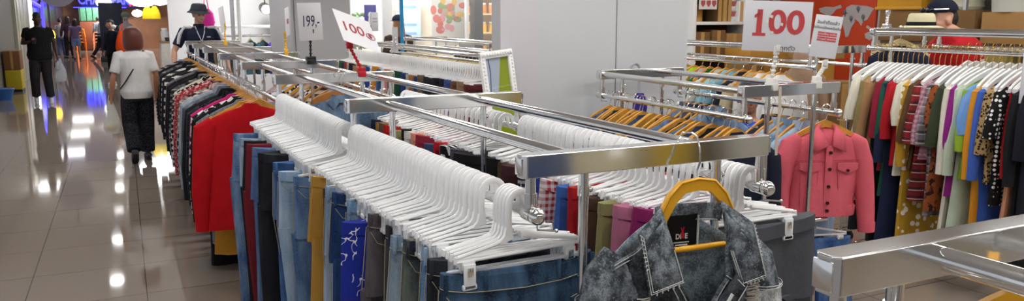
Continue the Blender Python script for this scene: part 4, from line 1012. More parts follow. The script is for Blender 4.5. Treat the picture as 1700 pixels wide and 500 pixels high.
bg = thing('carrier_bag', 'translucent white carrier bag with a water bottle, held by the man in black', 'bag', pl, 0)
m = MB(); m.loft([sring(.03, .012, .05), sring(.05, .03, -.03), sring(.10, .05, -.16), sring(.115, .06, -.30), sring(.09, .05, -.40), sring(.03, .02, -.42)]); obj('sack', m, mat('bag_film', (.62, .64, .68), .3, alpha=.6), bg)
m = MB(); m.tube([(-.04, 0, -.02), (-.015, 0, .10), (.015, 0, .10), (.04, 0, -.02)], .006, 6); obj('handle', m, MC['bag_film'], bg)
pl2 = (pl[0]-.02, pl[1]-.09, pl[2]-.02)
bo = thing('water_bottle', 'clear water bottle with blue cap sticking out of the carrier bag', 'bottle', pl2, 0); m = MB(); m.loft([oval(0, 0, z, r, r, 14) for z, r in ((-.14, .03), (-.13, .036), (-.02, .036), (.01, .02), (.035, .014))]); obj('bottle_body', m, mat('bottle_clear', (.75, .82, .9), .1, trans=.7), bo)
m = MB(); m.tube([(0, 0, .03), (0, 0, .055)], .017, 12); obj('cap', m, mat('cap_blue', '#2460c8', .4), bo)
# woman in white
M2 = atZ(236, 268, 0)
t, s, HM, up_ = person('woman with an auburn bob in a white top walking away beside the hanging tops', (M2.x, M2.y, 0), .12, 1.57, SKIN1, fab('#d9d6d4'), fab('#0e0e13', 'fleck', '#3c3c46', 1.6), GREY_SHOE, HAIR_R, hairstyle='bob', fem=1, vox=.009, sleeve=.8, shirt_z=.80, wide=1.35, boxy=1.16,
    pose=dict(eL=(-.27, -.04, 1.12), wL=(-.30, .02, .86), eR=(.25, .0, 1.13), wR=(.25, .10, .90), kL=(-.095, .06, .50), aL=(-.10, -.17, .15), fL=.75, kR=(.10, .10, .50), aR=(.10, .14, .085), cL=.9))
m = MB(); m.tube([Vector(q)*s for q in [(.135, .085, 1.42), (.11, -.02, 1.455), (.06, -.105, 1.36), (-.04, -.135, 1.22), (-.15, -.125, 1.05), (-.195, -.02, .97), (-.13, .125, 1.08), (.02, .145, 1.28), (.12, .12, 1.40), (.135, .085, 1.42)]], .008, 6); obj('shoulder_strap', m, BLACK_P, t)
pl = world(M2, .12, s, (-.315, .03, .79))
bg = thing('carrier_bag', 'cloudy plastic carrier bag with yellow fruit, held by the woman in white', 'bag', pl, .12)
m = MB(); m.loft([sring(.02, .012, .03), sring(.05, .03, -.05), sring(.085, .06, -.18), sring(.095, .075, -.28), sring(.07, .06, -.35), sring(.02, .02, -.36)]); obj('sack', m, mat('bag_cloudy', (.80, .78, .72), .3, alpha=.5), bg)
m = MB(); m.tube([(-.03, 0, -.02), (-.012, 0, .09), (.012, 0, .09), (.03, 0, -.02)], .005, 6); obj('handle', m, MC['bag_cloudy'], bg)
fr = thing('fruit', 'yellow fruit at the bottom of the cloudy carrier bag', 'fruit', (pl[0]-.01, pl[1], pl[2]-.29), 0); m = MB(); m.ell((0, 0, 0), (.055, .045, .04), 14, 10); obj('flesh', m, mat('fruit_yellow', '#c59a1c', .5, var=.2), fr); m = MB(); m.tube([(.05, 0, .01), (.07, 0, .025)], .005, 6); obj('stem', m, mat('stem_brown', '#5c4420', .7), fr)
# staff man in a bucket hat
t, s, HM, up_ = person('man in a navy jersey with striped shoulders and a dark bucket hat', (.98, 12.15, 0), pi+.1, 1.86, SKIN3, NAVY, fab('#1a1f33'), BLACK_SHOE, HAIR_B, collar=NAVY, vox=.009, head=(-.10, .2), sleeve=.75,
    pose=dict(eR=(.33, .02, 1.15), wR=(.36, .12, .92), eL=(-.31, .02, 1.15), wL=(-.33, .12, .92)))
hat = thing('bucket_hat', 'dark grey bucket hat worn by the man in the navy jersey', 'hat', (.98, 12.15, 0), pi+.1)
m = MB(); m.loft([oval(0, 0, z, r, r*1.12, 24) for z, r in ((1.648, .148), (1.676, .112), (1.70, .102), (1.745, .092), (1.765, .075), (1.772, .02))]); m.xf(HM); up_(m); m.v = [tuple(Vector(q)*s) for q in m.v]; obj('crown', m, fab('#2e3138'), hat)
m = MB(); m.tube([Vector((.104*cos(a), .116*sin(a), 1.688)) for a in [2*pi*i/24 for i in range(25)]], .006, 6); m.xf(HM); up_(m); m.v = [tuple(Vector(q)*s) for q in m.v]; obj('band', m, fab('#1b1d22'), hat)
for sd in (-1, 1):
    m = MB(); m.tube([Vector(q)*s for q in [(sd*.10, .03, 1.45), (sd*.19, .03, 1.455), (sd*.255, .05, 1.36), (sd*.285, .06, 1.24)]], [.02, .026, .026, .024], 8, flat=(1.1, 1)); obj('shoulder_stripe', m, fab('#c9c9cc'), t)
m = MB(); 
for sd in (-1, 1): m.tube([Vector(q)*s for q in [(sd*.06, .06, 1.47), (sd*.04, .12, 1.38), (0, .14, 1.27)]], .005, 6)
obj('lanyard', m, mat('lanyard_white', (.7, .72, .75), .6), t); m = MB(); m.box(Vector((0, .146, 1.215))*s, (.06, .006, .10), .002); obj('badge', m, mat('badge', (.6, .62, .64), .4), t)
m = MB(); m.box(Vector((-.09, .136, 1.33))*s, (.05, .006, .012), .002); obj('chest_logo', m, WHITE_PAINT, t)
# man in the red shirt by the boxes
M4 = atX(1606, 20, 5.75)
t, s, HM, up_ = person('man in a red t-shirt and navy cap standing behind the rack beside the map wall', (M4.x, M4.y, 0), R(20), 1.91, SKIN3, fab('#b3121f'), fab('#22232b'), BLACK_SHOE, HAIR_B, hairstyle='short', head=(-.1, .85), vox=.009, sleeve=.85, boxy=1.3, lean=.12, hunch=(.06, .09),
    pose=dict(eL=(-.26, .10, 1.18), wL=(-.16, .30, 1.28), cL=.8))
cp = thing('cap', 'navy baseball cap worn by the man in red', 'cap', (M4.x, M4.y, 0), R(20)); m = MB(); m.ell((0, -.014, 1.690), (.090, .107, .088), 22, 10, zmin=-.05); m.xf(HM); up_(m); m.v = [tuple(Vector(q)*s) for q in m.v]; obj('crown', m, fab('#171a2c'), cp)
m = MB(); m.prism([(.078*cos(a), .06+.12*sin(a)) for a in [pi*i/12 for i in range(13)]], .007, axis='z', c=(0, .015, 1.683)); m.xf(HM); up_(m); m.v = [tuple(Vector(q)*s) for q in m.v]; obj('brim', m, MC['cloth_#171a2c_None_#ffffff_1'], cp)
gl = thing('sunglasses', 'sunglasses resting on the brim of the navy cap', 'glasses', (M4.x, M4.y, 0), R(20)); m = MB()
for sd in (-1, 1): m.ell((sd*.036, .112, 1.702), (.03, .010, .018), 12, 6)
m.xf(HM); up_(m); m.v = [tuple(Vector(q)*s) for q in m.v]; obj('lens', m, mat('lens', (.02, .02, .03), .08), gl)
m = MB(); m.tube([(-.095, .0, 1.70), (-.075, .09, 1.706), (0, .118, 1.712), (.075, .09, 1.706), (.095, 0, 1.70)], .004, 6); m.xf(HM); up_(m); m.v = [tuple(Vector(q)*s) for q in m.v]; obj('frame', m, CHROME, gl)
for k in (0, 1):
    m = MB(); m.box(Vector((-.055+.03*k, -.128, 1.30-.06*k))*s, (.06+.03*k, .004, .03+.03*k), .001); obj('back_print', m, mat('print_pale', (.65, .5, .5), .7), t)
# straw hat on the end post
sh_ = thing('straw_hat', 'cream straw hat with a black band sitting above the navy shirt', 'hat', (5.19, 3.93, 1.545), R(20)); sh_.scale = (.86, .86, .9)
m = MB(); m.loft([oval(0, 0, z, rx, ry, 28) for z, rx, ry in ((.085, .155, .175), (.088, .15, .17), (.10, .098, .112), (.15, .095, .108), (.185, .086, .10), (.197, .07, .085), (.188, .03, .05))]); obj('crown', m, mat('straw', '#d8cfa8', .8, bump=.3, bscale=120), sh_)
m = MB(); m.loft([oval(0, 0, z, rx, ry, 28) for z, rx, ry in ((.098, .101, .115), (.128, .098, .112))], cap=False); obj('band', m, fab('#15151a'), sh_, solid=.003)
m = MB(); m.tube([(0, 0, .025), (0, 0, .14)], .012, 10); m.tube([(0, 0, .14), (0, 0, .18)], .05, 12); obj('stand', m, CHROME, sh_)
# man sitting behind the pillar rack
SD = .45
person('man with black hair in a bright blue shirt sitting low behind the partition rack', (3.805, 4.14, 0), pi-.72, 1.72, SKIN1, fab('#1f4fb8'), fab('#25262e'), BLACK_SHOE, HAIR_B, head=(.02, .1), vox=.009, drop=SD,
    pose=dict(kR=(.13, .40, .50), aR=(.13, .38, .085), kL=(-.13, .40, .50), aL=(-.13, .38, .085), eR=(.25, .08, 1.14), wR=(.15, .30, 1.08), eL=(-.25, .08, 1.14), wL=(-.15, .30, 1.08)))
st = thing('stool', 'dark plastic stool under the sitting man in blue', 'stool', (3.805, 4.14, 0), pi-.72)
m = MB(); m.box((0, -.02, .335), (.34, .30, .03), .008); obj('seat', m, mat('stool_plastic', '#3a4a6a', .5), st)
for x in (-1, 1):
    for y in (-1, 1):
        m = MB(); m.tube([(x*.13, -.02+y*.11, .325), (x*.155, -.02+y*.13, 0)], .016, 8); obj('leg', m, MC['stool_plastic'], st)
# people further down the aisle
def far(px, py, label, rz, h, skin, top, pants, hair, style, **k):
    w = atZ(px, py, 0); k.setdefault('vox', .016)
    return person(label, (w.x, w.y, 0), rz, h, skin, fab(top), fab(pants), k.pop('shoe', BLACK_SHOE), hair, hairstyle=style, **k)
far(104, 96, 'woman in a pale grey tee and blue jeans near the dark shopfront', .1, 1.62, SKIN3, '#a9a4a6', '#56688c', HAIR_B, 'short', fem=1, pose=dict(aL=(-.1, -.14, .1), kL=(-.1, .04, .5)))
far(117, 97, 'person in a long dark purple coat next to the woman in pale grey tee', .2, 1.70, SKIN1, '#3a2438', '#231722', HAIR_B, 'long', fem=1, sleeve=2)
far(129, 99, 'person in a lilac top and pale blue shorts beside the purple coat', .0, 1.60, SKIN3, '#7b6480', '#7e93b4', HAIR_B, 'long', fem=1, shorts=1)
far(150, 76, 'person in black with an olive backpack by the orange stools', .0, 1.68, SKIN1, '#1c1a1c', '#161518', HAIR_B, 'short', pose=dict(aR=(.16, .0, .085)))
w = atZ(150, 76, 0)
bp = thing('backpack', 'olive backpack on the person in black by the orange stools', 'backpack', (w.x, w.y-.20, 1.05)); m = MB(); m.box((0, 0, .08), (.34, .18, .44), .06); obj('bag_body', m, fab('#77702f'), bp); m = MB(); m.box((0, -.10, .0), (.24, .05, .2), .02); obj('pocket', m, fab('#6a632a'), bp)
far(171, 97, 'man in a grey top and black trousers striding across the aisle', -1.2, 1.74, SKIN1, '#8e9096', '#15151a', HAIR_B, 'short', pose=dict(kR=(.1, .22, .52), aR=(.1, .30, .085), kL=(-.1, -.08, .5), aL=(-.1, -.34, .12), fL=.5, eR=(.24, .12, 1.16), wR=(.18, .32, 1.1)), lean=.12, sleeve=1.6)
far(166, 84, 'person in a grey hooded top further off behind the striding man', .6, 1.66, SKIN1, '#6b6e76', '#2b2b33', HAIR_B, 'short', sleeve=1.6)
far(192, 141, 'boy in a navy jacket and black trousers wearing a white face mask', pi-.9, 1.62, SKIN3, '#131a30', '#101014', HAIR_B, 'short', vox=.012, sleeve=1.6, head=(-.1, -.5), shoe=WHITE_SHOE, pose=dict(aL=(-.1, .14, .085), kL=(-.1, .1, .5)))
w = atZ(192, 141, 0)
mk = thing('face_mask', 'white face mask on the boy in the navy jacket', 'mask', (w.x+.055, w.y-.10, 1.445), -.5); m = MB(); m.ell((0, 0, 0), (.07, .05, .055), 14, 10); obj('mask_cloth', m, WHITE_PAINT, mk); m = MB(); m.tube([(.06, .02, .02), (.05, .10, .03)], .003, 5); obj('ear_loop', m, WHITE_PAINT, mk)
ob = thing('shoulder_bag', 'bright orange bag slung beside the boy in navy', 'bag', (w.x+.23, w.y-.25, .78), .2)
m = MB(); m.loft([sring(.14, .05, 0), sring(.17, .07, .15), sring(.15, .065, .30), sring(.11, .05, .44), sring(.06, .03, .56)]); obj('pouch', m, fab('#f0531a'), ob)
m = MB(); m.tube([(-.06, 0, .52), (.02, .03, .74), (.06, 0, .52)], .018, 8); obj('strap', m, fab('#f0531a'), ob)
# woman by the blue pole
w = Vector((3.86, 12.0, 0))
t, s, HM, up_ = person('woman with long light-brown hair in a navy cap seen from behind by the blue pole', w, .1, 1.70, SKIN3, fab('#4a3a30'), fab('#23242c'), BLACK_SHOE, HAIR_L, hairstyle='long', fem=1, sleeve=2)
cp = thing('cap', 'navy cap on the long-haired woman by the blue pole', 'cap', w, .1); m = MB(); m.ell((0, -.014, 1.69), (.094, .112, .09), 20, 10, zmin=-.1); m.xf(HM); up_(m); m.v = [tuple(Vector(q)*s) for q in m.v]; obj('crown', m, fab('#1f2a44'), cp)
m = MB(); m.prism([(.075*cos(a), .06+.12*sin(a)) for a in [pi*i/12 for i in range(13)]], .006, axis='z', c=(0, .015, 1.678)); m.xf(HM); up_(m); m.v = [tuple(Vector(q)*s) for q in m.v]; obj('brim', m, fab('#1f2a44'), cp)

# ------------------------------------------------------------------ setting
def tiles(key, c, cg, size, ox, oy, rough, var=.06):
    m, N, L, b = newmat(key); tc = N.new('ShaderNodeTexCoord'); sp = N.new('ShaderNodeSeparateXYZ'); L.new(tc.outputs['Object'], sp.inputs[0])
    outs = []
    for i, o in ((0, ox), (1, oy)):
        a = N.new('ShaderNodeMath'); a.operation = 'ADD'; a.inputs[1].default_value = o+100*size; L.new(sp.outputs[i], a.inputs[0])
        d = N.new('ShaderNodeMath'); d.operation = 'DIVIDE'; d.inputs[1].default_value = size; L.new(a.outputs[0], d.inputs[0])
        f = N.new('ShaderNodeMath'); f.operation = 'FRACT'; L.new(d.outputs[0], f.inputs[0])
        l = N.new('ShaderNodeMath'); l.operation = 'LESS_THAN'; l.inputs[1].default_value = .010; L.new(f.outputs[0], l.inputs[0]); outs.append(l.outputs[0])
    mx = N.new('ShaderNodeMath'); mx.operation = 'MAXIMUM'; L.new(outs[0], mx.inputs[0]); L.new(outs[1], mx.inputs[1])
    n = N.new('ShaderNodeTexNoise'); n.inputs['Scale'].default_value = 1.3; n.inputs['Detail'].default_value = 5; L.new(tc.outputs['Object'], n.inputs['Vector'])
    C = hexc(c); mc = N.new('ShaderNodeMixRGB'); mc.inputs[1].default_value = (*[v*(1-var) for v in C], 1); mc.inputs[2].default_value = (*[v*(1+var) for v in C], 1); L.new(n.outputs['Fac'], mc.inputs[0])
    m2 = N.new('ShaderNodeMixRGB'); m2.inputs[2].default_value = (*hexc(cg), 1); L.new(mx.outputs[0], m2.inputs[0]); L.new(mc.outputs[0], m2.inputs[1]); L.new(m2.outputs[0], b.inputs['Base Color'])
    n3 = N.new('ShaderNodeTexNoise'); n3.inputs['Scale'].default_value = 3.0; L.new(tc.outputs['Object'], n3.inputs['Vector'])
    bp = N.new('ShaderNodeBump'); bp.inputs['Strength'].default_value = .008; bp.inputs['Distance'].default_value = .02; L.new(n3.outputs['Fac'], bp.inputs['Height']); L.new(bp.outputs[0], b.inputs['Normal'])
    b.inputs['Roughness'].default_value = rough; b.inputs['Specular IOR Level'].default_value = .8
    return m
FLOOR = tiles('polished_tiles', '#988b7f', '#5a534c', .667, .65, .1, .055)
b = MB(); b.box((3, 22, -.05), (18, 56, .1)); struct('floor', b, FLOOR)
CEIL = mat('ceiling_white', (.8, .8, .8), .8)
b = MB(); b.box((3, 22, 3.05), (18, 56, .1)); struct('ceiling', b, CEIL)
GREYW = mat('grey_panel', (.56, .57, .58), .45, bump=.01, bscale=3); LAV = mat('warm_grey_panel', (.58, .56, .59), .5); SEAM = mat('seam_dark', (.16, .16, .17), .6)
# big grey pillar
b = MB(); b.box((2.70, 4.36, 1.5), (1.38, .12, 3.0)); pil = struct('wall_partition', b, GREYW)
b = MB(); b.box((2.825, 4.2985, 1.5), (.004, .004, 3.0)); s = obj('seam', b, SEAM, pil); s['kind'] = 'structure'
b = MB(); b.box((2.13, 4.2985, 1.5), (.24, .006, 3.0)); s = obj('panel', b, LAV, pil)
b = MB(); b.tube([(2.835, 4.285, 1.92), (2.835, 4.25, 1.90), (2.83, 4.245, 1.86)], .006, 8); obj('pillar_hook', b, BLACK_P, pil)
# unseen wall and boards added behind the camera for the chrome to reflect
b = MB(); b.box((4, -5.1, 1.5), (14, .2, 3)); struct('wall_front', b, mat('added_wall', (.42, .41, .40), .6))
for i, (x, w, c, nm) in enumerate([(2.2, .9, '#c9c4ba', 'cream'), (3.2, .7, '#33507c', 'slate blue'), (4.0, .7, '#d9cfae', 'ivory'), (4.75, .5, '#c7a41c', 'yellow'), (5.2, .3, '#2a2626', 'charcoal'), (5.9, .8, '#cfcabd', 'off-white'), (6.9, .8, '#7b8f5a', 'sage green')]):
    t = thing('display_board', '%s board added behind the camera for the chrome to reflect' % nm, 'board', (x, -3.0, 0)); b = MB(); b.box((0, 0, .80), (w, .03, 1.5), .006); obj('panel', b, mat('board_'+c, c, .6), t)
    for sd in (-1, 1): b = MB(); b.box((sd*w*.4, 0, .03), (.05, .4, .06), .006); obj('foot', b, BLACK_P, t)
# second pillar further back
b = MB(); b.box((2.56, 12.4, 1.5), (.84, 1.8, 3.0)); pil2 = struct('pillar', b, mat('grey_panel_far', (.50, .50, .52), .5))
b = MB(); b.tube([(2.18, 11.49, 0.02), (2.19, 11.49, 1.2), (2.17, 11.49, 3)], .008, 8); tag(obj('cable', b, mat('cable_grey', (.22, .22, .23), .5)), 'dark cable running down the far grey pillar', 'cable')
# walls of the store
b = MB(); b.box((6.8, 7.90, 1.5), (2.0, .1, 3)); struct('wall_back', b, mat('store_wall', (.60, .58, .55), .7))
b = MB(); b.box((7.66, 3.2, 1.5), (.1, 9.4, 3)); struct('wall_right', b, mat('store_wall_r', (.50, .485, .47), .7))
# world map panel on the side wall
OR = mat('map_orange', '#d2451a', .6, var=.05); MAPG = mat('map_grey', '#bfb8b8', .7)
mp = thing('wall_map', 'orange wall panel with a grey world map behind the clothes racks', 'wall map', (7.59, 7.70, 0))
b = MB(); b.box((0, -.66, 1.5), (.03, 1.46, 2.9), .004); obj('panel', b, OR, mp)
def mpoly(pts): 
    m = MB(); m.prism(pts, .004, axis='x', c=(-.018, 0, 0)); obj('continent', m, MAPG, mp)
def MP(px, py):
    w = atX(px, py, 7.575); return (w.y-7.70, w.z)
for pts in ([(1360, 14), (1372, 11), (1384, 12), (1396, 8), (1398, 13), (1388, 16), (1384, 22), (1376, 27), (1372, 25), (1366, 22), (1362, 20)],
            [(1374, 28), (1382, 33), (1386, 40), (1380, 48), (1376, 60), (1373, 52), (1371, 38)],
            [(1399, 26), (1408, 22), (1418, 27), (1420, 36), (1414, 45), (1409, 60), (1404, 62), (1402, 50), (1399, 40)],
            [(1403, 20), (1406, 12), (1414, 8), (1426, 9), (1440, 10), (1452, 14), (1448, 19), (1444, 27), (1440, 33), (1434, 35), (1430, 43), (1426, 36), (1420, 32), (1416, 26), (1408, 23)],
            [(1436, 56), (1442, 53), (1449, 56), (1450, 63), (1444, 67), (1437, 63)],
            [(1440, 42), (1446, 46), (1444, 49), (1438, 46)], [(1450, 46), (1456, 50), (1452, 52)]):
    mpoly([MP(*p) for p in pts])
for p in ((1426, 14), (1414, 30), (1434, 28), (1404, 20)):
    y, z = MP(*p); m = MB(); m.ell((-.03, y, z), (.01, .022, .028), 10, 8); m.tube([(-.025, y, z), (-.022, y, z-.05)], .005, 6); obj('map_pin', m, mat('pin_slate', '#6a7684', .5), mp)
# red hanging panel behind the 100 sign
rp = thing('banner', 'orange-red banner on the back wall beside the white shelving', 'banner', (7.33, 7.83, 0)); b = MB(); b.box((.0, 0, 2.2), (.34, .012, 1.3), .003); obj('cloth', b, mat('banner_red', '#c23c1c', .7), rp); b = MB(); b.tube([(-.19, 0, 2.86), (.19, 0, 2.86)], .012, 8); obj('rod', b, WHITE_PAINT, rp)
b = MB(); b.box((7.20, 7.66, 1.95), (.16, .03, .56), .002); pst = tag(obj('notice_board', b, mat('lilac_paper', '#a8a0ae', .7)), 'lilac printed notice beside the white shelving unit', 'notice')
# shelving unit with boxes
X0, X1 = 5.93, 6.76; su = thing('shelving_unit', 'white shelving unit stacked with cardboard boxes behind the partition', 'shelf', ((X0+X1)/2, 7.6, 0))
hw = (X1-X0)/2
for s in (-1, 1):
    b = MB(); b.box((s*hw, 0, 1.3), (.05, .40, 2.6), .003); obj('side_panel', b, WHITE_PAINT, su)
ZS = [.30, .80, 1.22, 1.62, 2.10, 2.58]
for z in ZS:
    b = MB(); b.box((0, 0, z), (2*hw-.05, .40, .035), .003); obj('shelf', b, WHITE_PAINT, su)
b = MB(); b.box((0, .19, 1.3), (2*hw-.05, .012, 2.6)); obj('back_panel', b, mat('shelf_back', '#5a3a26', .8), su)
b = MB(); b.box((-.24, -.207, 1.92), (.26, .006, .28)); nt = tag(obj('notice_board', b, mat('white_card', (.72, .70, .70), .6)), 'white price card with three red crests on the shelving unit', 'notice'); nt.location = ((X0+X1)/2, 7.6, 0)
b = MB()
for k in range(3): b.prism([(-.345+.08*k, 1.88), (-.285+.08*k, 1.88), (-.285+.08*k, 1.84), (-.315+.08*k, 1.805), (-.345+.08*k, 1.84)], .004, c=(0, -.212, 0))
obj('printed_mark', b, mat('crest_red', '#b0524e', .6), nt)
b = MB(); b.box((-.24, -.2108, 1.99), (.16, .001, .012)); b.box((-.24, -.2108, 1.96), (.12, .001, .010)); obj('printed_line', b, mat('print_grey', (.35, .35, .4), .6), nt)
def carton(label, c, d, rz=0, m=None, tape=1, group=None):
    t = thing('carton', label, 'box', c, rz, group); b = MB(); b.box((0, 0, d[2]/2), d, .004); obj('case', b, m or CARD, t)
    b = MB(); b.box((0, 0, d[2]+.001), (d[0]*.98, .004, .002)); b.box((0, -d[1]/2-.001, d[2]*.5), (.05 if tape else .12, .002, d[2]*.98)); obj('tape', b, mat('tape_brown', '#c29a5c', .35), t)
    return t
CM = [mat('carton_ochre', '#b5822e', .8, var=.1), mat('carton_brown', '#7d5c34', .85, var=.1), mat('carton_tan', '#a9804c', .85, var=.1)]
sx = (X0+X1)/2
for i, (x, w, h, k, nm) in enumerate([(-.28, .20, .40, 0, 'ochre'), (-.08, .18, .40, 2, 'tan'), (.19, .32, .38, 0, 'wide ochre')]): carton('%s carton on the second highest shelf, %s from the partition' % (nm, ordn(i+1)), (sx+x, 7.56, 2.1185), (w, .30, h), m=CM[k], group='cartons on the shelving unit')
for i, (x, w, h, k, nm) in enumerate([(-.30, .13, .20, 0, 'short ochre'), (.02, .05, .34, 1, 'slim brown'), (.10, .07, .26, 2, 'narrow tan'), (.17, .05, .36, 1, 'tall thin brown')]): carton('%s carton on the shelf behind the price card' % nm, (sx+x, 7.60, 1.6385), (w, .22, h), m=CM[k], group='cartons on the shelving unit')
b = MB()
for k in range(6): b.tube([(0, 0, .06*k), (0, 0, .06*k+.058)], .075, 16)
cupst = thing('cup_stack', 'stack of pink and white paper cups on the shelving unit', 'cups', (sx+.25, 7.58, 1.6385))
for k in range(6):
    b = MB(); b.loft([oval(0, 0, .06*k+z, r, r, 16) for z, r in ((0, .055), (.057, .075), (.059, .075))]); obj('cup', b, mat('cup_pink', '#b8666a', .6) if k % 2 else WHITE_PAINT, cupst)
carton('white carton on the shelf next to the stacked cups', (sx+.345, 7.6, 1.6385), (.09, .24, .24), m=WHITE_PAINT)
for i, (x, w, h, k, nm) in enumerate([(-.26, .22, .28, 1, 'dark brown'), (-.02, .20, .30, 1, 'plain brown'), (.22, .24, .26, 2, 'tan')]): carton('%s carton on the shelf under the price card' % nm, (sx+x, 7.58, 1.2385), (w, .28, h), m=CM[k], group='cartons on the shelving unit')
# stacked cartons on the floor
cs = [((6.55, 7.05, 0), (.55, .45, .62), 2, 'big tan carton at the foot of the stack before the shelving unit'), ((6.57, 7.05, .622), (.62, .42, .42), 0, 'ochre carton in the middle of the stack before the shelving unit'), ((6.66, 7.05, 1.044), (.78, .42, .30), 0, 'long ochre carton on top of the stack before the shelving unit'),
      ((6.10, 6.7, 0), (.3, .3, .95), 1, 'slim brown carton standing by the partition end'), ((6.10, 6.7, .952), (.26, .24, .24), 1, 'aqua-topped small brown carton by the partition end')]
for c, d, k, nm in cs: carton(nm, c, d, m=CM[k])
for i, (px, w, h, k, nm) in enumerate([(1352, .34, 1.28, 0, 'tall ochre carton standing below the notice sign'), (1378, .28, 1.05, 0, 'ochre carton standing under the map wall'), (1400, .26, 1.12, 1, 'brown carton standing at the end of the map wall')]):
    p = atX(px, 120, 6.35-.25*i); carton(nm, (p.x, p.y, 0), (w, .3, h), rz=-.7, m=CM[k])
p = atX(1352, 120, 6.35); carton('flat tan carton lying on the tall ochre carton', (p.x, p.y, 1.283), (.5, .36, .10), rz=-.7, m=CM[2])
# metal shelf with boxes and drums at the side wall
ms = thing('metal_shelf', 'grey metal shelving with boxes and drums against the side wall', 'shelf', (7.28, 5.0, 0))
for y in (-.95, -.1, .75):
    for x in (-.22, .22):
        b = MB(); b.box((x, y, 1.15), (.035, .035, 2.3), .002); 
        obj('upright', b, mat('grey_metal', (.42, .43, .44), .4, .6), ms)
for z in (.35, 1.0, 1.44):
    b = MB(); b.box((0, -.1, z), (.5, 1.76, .03), .002); obj('shelf', b, MC['grey_metal'] if z < 1.4 else mat('shelf_board', '#5b4a3a', .7), ms)
for i, (y, w, h, k) in enumerate([(.55, .5, .30, 1), (.02, .5, .30, 1), (-.52, .45, .28, 2)]): carton('brown carton on the top board under the %s' % ('yellow crate', 'white drum', 'big white tub')[i], (7.22, 5.0+y, 1.457), (.4, w, h), m=CM[1 if i < 2 else 2])
for i, (y, w, h, k) in enumerate([(.5, .5, .34, 2), (-.3, .5, .34, 2)]): carton('%s carton on the middle metal shelf' % ('tan', 'pale tan')[i], (7.22, 5.0+y, 1.017), (.4, w, h), m=mat('carton_olive', '#8f7f45', .8))
yc = thing('crate', 'yellow plastic crate on the metal shelving above the man in red', 'crate', (7.22, 5.58, 1.76)); b = MB(); b.box((0, 0, .27), (.42, .52, .54), .015); obj('crate_body', b, mat('crate_yellow', '#c8921c', .5), yc); b = MB(); b.box((0, 0, .02), (.44, .54, .03), .006); b.box((0, 0, .50), (.44, .54, .04), .006); obj('rim', b, MC['crate_yellow'], yc)
dr = thing('drum', 'white ribbed plastic drum on the metal shelving', 'drum', (7.20, 5.06, 1.76)); b = MB(); b.loft([oval(0, 0, z, r, r, 28) for z, r in [(0, .20)]+[(.03+.04*k, .205 if k % 2 else .215) for k in range(12)]+[(.52, .20)]]); obj('drum_body', b, mat('drum_white', '#c9c5b0', .5), dr); b = MB(); b.tube([(0, 0, .52), (0, 0, .56)], .19, 24); obj('lid', b, MC['drum_white'], dr)
dr = thing('tub', 'big pale tub at the end of the metal shelving', 'tub', (7.20, 4.50, 1.738)); b = MB(); b.loft([oval(0, 0, z, r, r, 28) for z, r in ((0, .20), (.5, .235), (.52, .245), (.56, .245))]); obj('tub_body', b, mat('tub_white', '#cfcfc4', .5), dr); b = MB(); b.tube([(0, 0, .56), (0, 0, .59)], .25, 24); obj('lid', b, MC['tub_white'], dr)
tt = thing('tote_bag', 'green canvas jacket-like tote leaning at the foot of the map wall', 'bag', (6.2, 5.05, .72), -.9); b = MB(); b.loft([sring(.26, .10, 0), sring(.28, .12, .2), sring(.22, .10, .42), sring(.10, .05, .52)]); obj('pouch', b, fab('#3f6450'), tt); b = MB(); b.tube([(-.08, 0, .48), (-.06, 0, .62), (.06, 0, .62), (.08, 0, .48)], .012, 8); obj('handle', b, fab('#35543f'), tt)
tb = thing('side_table', 'small dark table under the green bag by the map wall', 'table', (6.2, 5.05, 0), -.9); b = MB(); b.box((0, 0, .70), (.7, .45, .04), .005); obj('table_top', b, fab('#2d2440'), tb)
for x in (-1, 1):
    for y in (-1, 1):
        b = MB(); b.box((x*.31, y*.19, .34), (.035, .035, .68), .003); obj('leg', b, BLACK_P, tb)
for i, (c, nm) in enumerate([('#8a2a6a', 'magenta'), ('#2b3358', 'indigo'), ('#5a3a4a', 'plum')]):
    f = thing('folded_shirt', '%s folded shirt in the pile beneath the green bag' % nm, 'shirt', (6.05-.1*i, 4.95+.14*i, .7205), -.9, 'folded shirts'); b = MB(); b.box((0, 0, .03), (.2, .26, .06), .02); obj('body', b, fab(c), f); b = MB(); b.box((0, -.09, .062), (.08, .05, .012), .004); obj('collar', b, fab(c), f)
# beige hooded top and hats
hd = thing('hooded_top', 'beige hooded top hanging high behind the big 100 sign', 'hooded top', (5.05, 4.88, 1.36), -.8); b = top_body(.13, .50, .09, .05, 2, z0=-.02, neck=.07, k=1.6); sleeves(b, .13, .36, .05, seed=3, z0=-.02, k_=1.6); obj('body', b, fab('#b3947c'), hd)
b = MB(); b.ell((0, .0, .0), (.085, .09, .11), 16, 10); obj('hood', b, fab('#b3947c'), hd)
# ------------------------------------------------------------------ framed mirror leaning on the pillar
mr = thing('framed_mirror', 'white ornate framed mirror, reflection painted on, tilted against the grey partition', 'mirror', (2.045, 4.16, .59)); mr.rotation_euler = (R(-6), R(-5), R(12))
b = MB(); W2, H2 = .118, .46
b.box((-W2+.018, 0, H2), (.036, .028, 2*H2), .006); b.box((W2-.018, 0, H2), (.036, .028, 2*H2), .006); b.box((0, 0, 2*H2-.02), (2*W2, .030, .042), .006); b.box((0, 0, .02), (2*W2, .030, .042), .006); fo = obj('frame', b, WHITE_PAINT, mr)
b = MB()
for i in range(12): b.ell((-W2+.014+.0189*i, -.017, 2*H2-.018), (.008, .006, .012), 8, 6)
for i in range(40):
    for s in (-1, 1): b.ell((s*(W2-.014), -.015, .04+.0215*i), (.006, .004, .009), 6, 5)
obj('carving', b, WHITE_PAINT, fo)
b = MB(); b.box((0, .004, H2), (2*W2-.06, .006, 2*H2-.06)); gl_ = obj('glass', b, mat('painted_reflection_green', '#8a9a1e', .12, .0, coat=1), mr)  # lime-green reflection painted into the pane colour
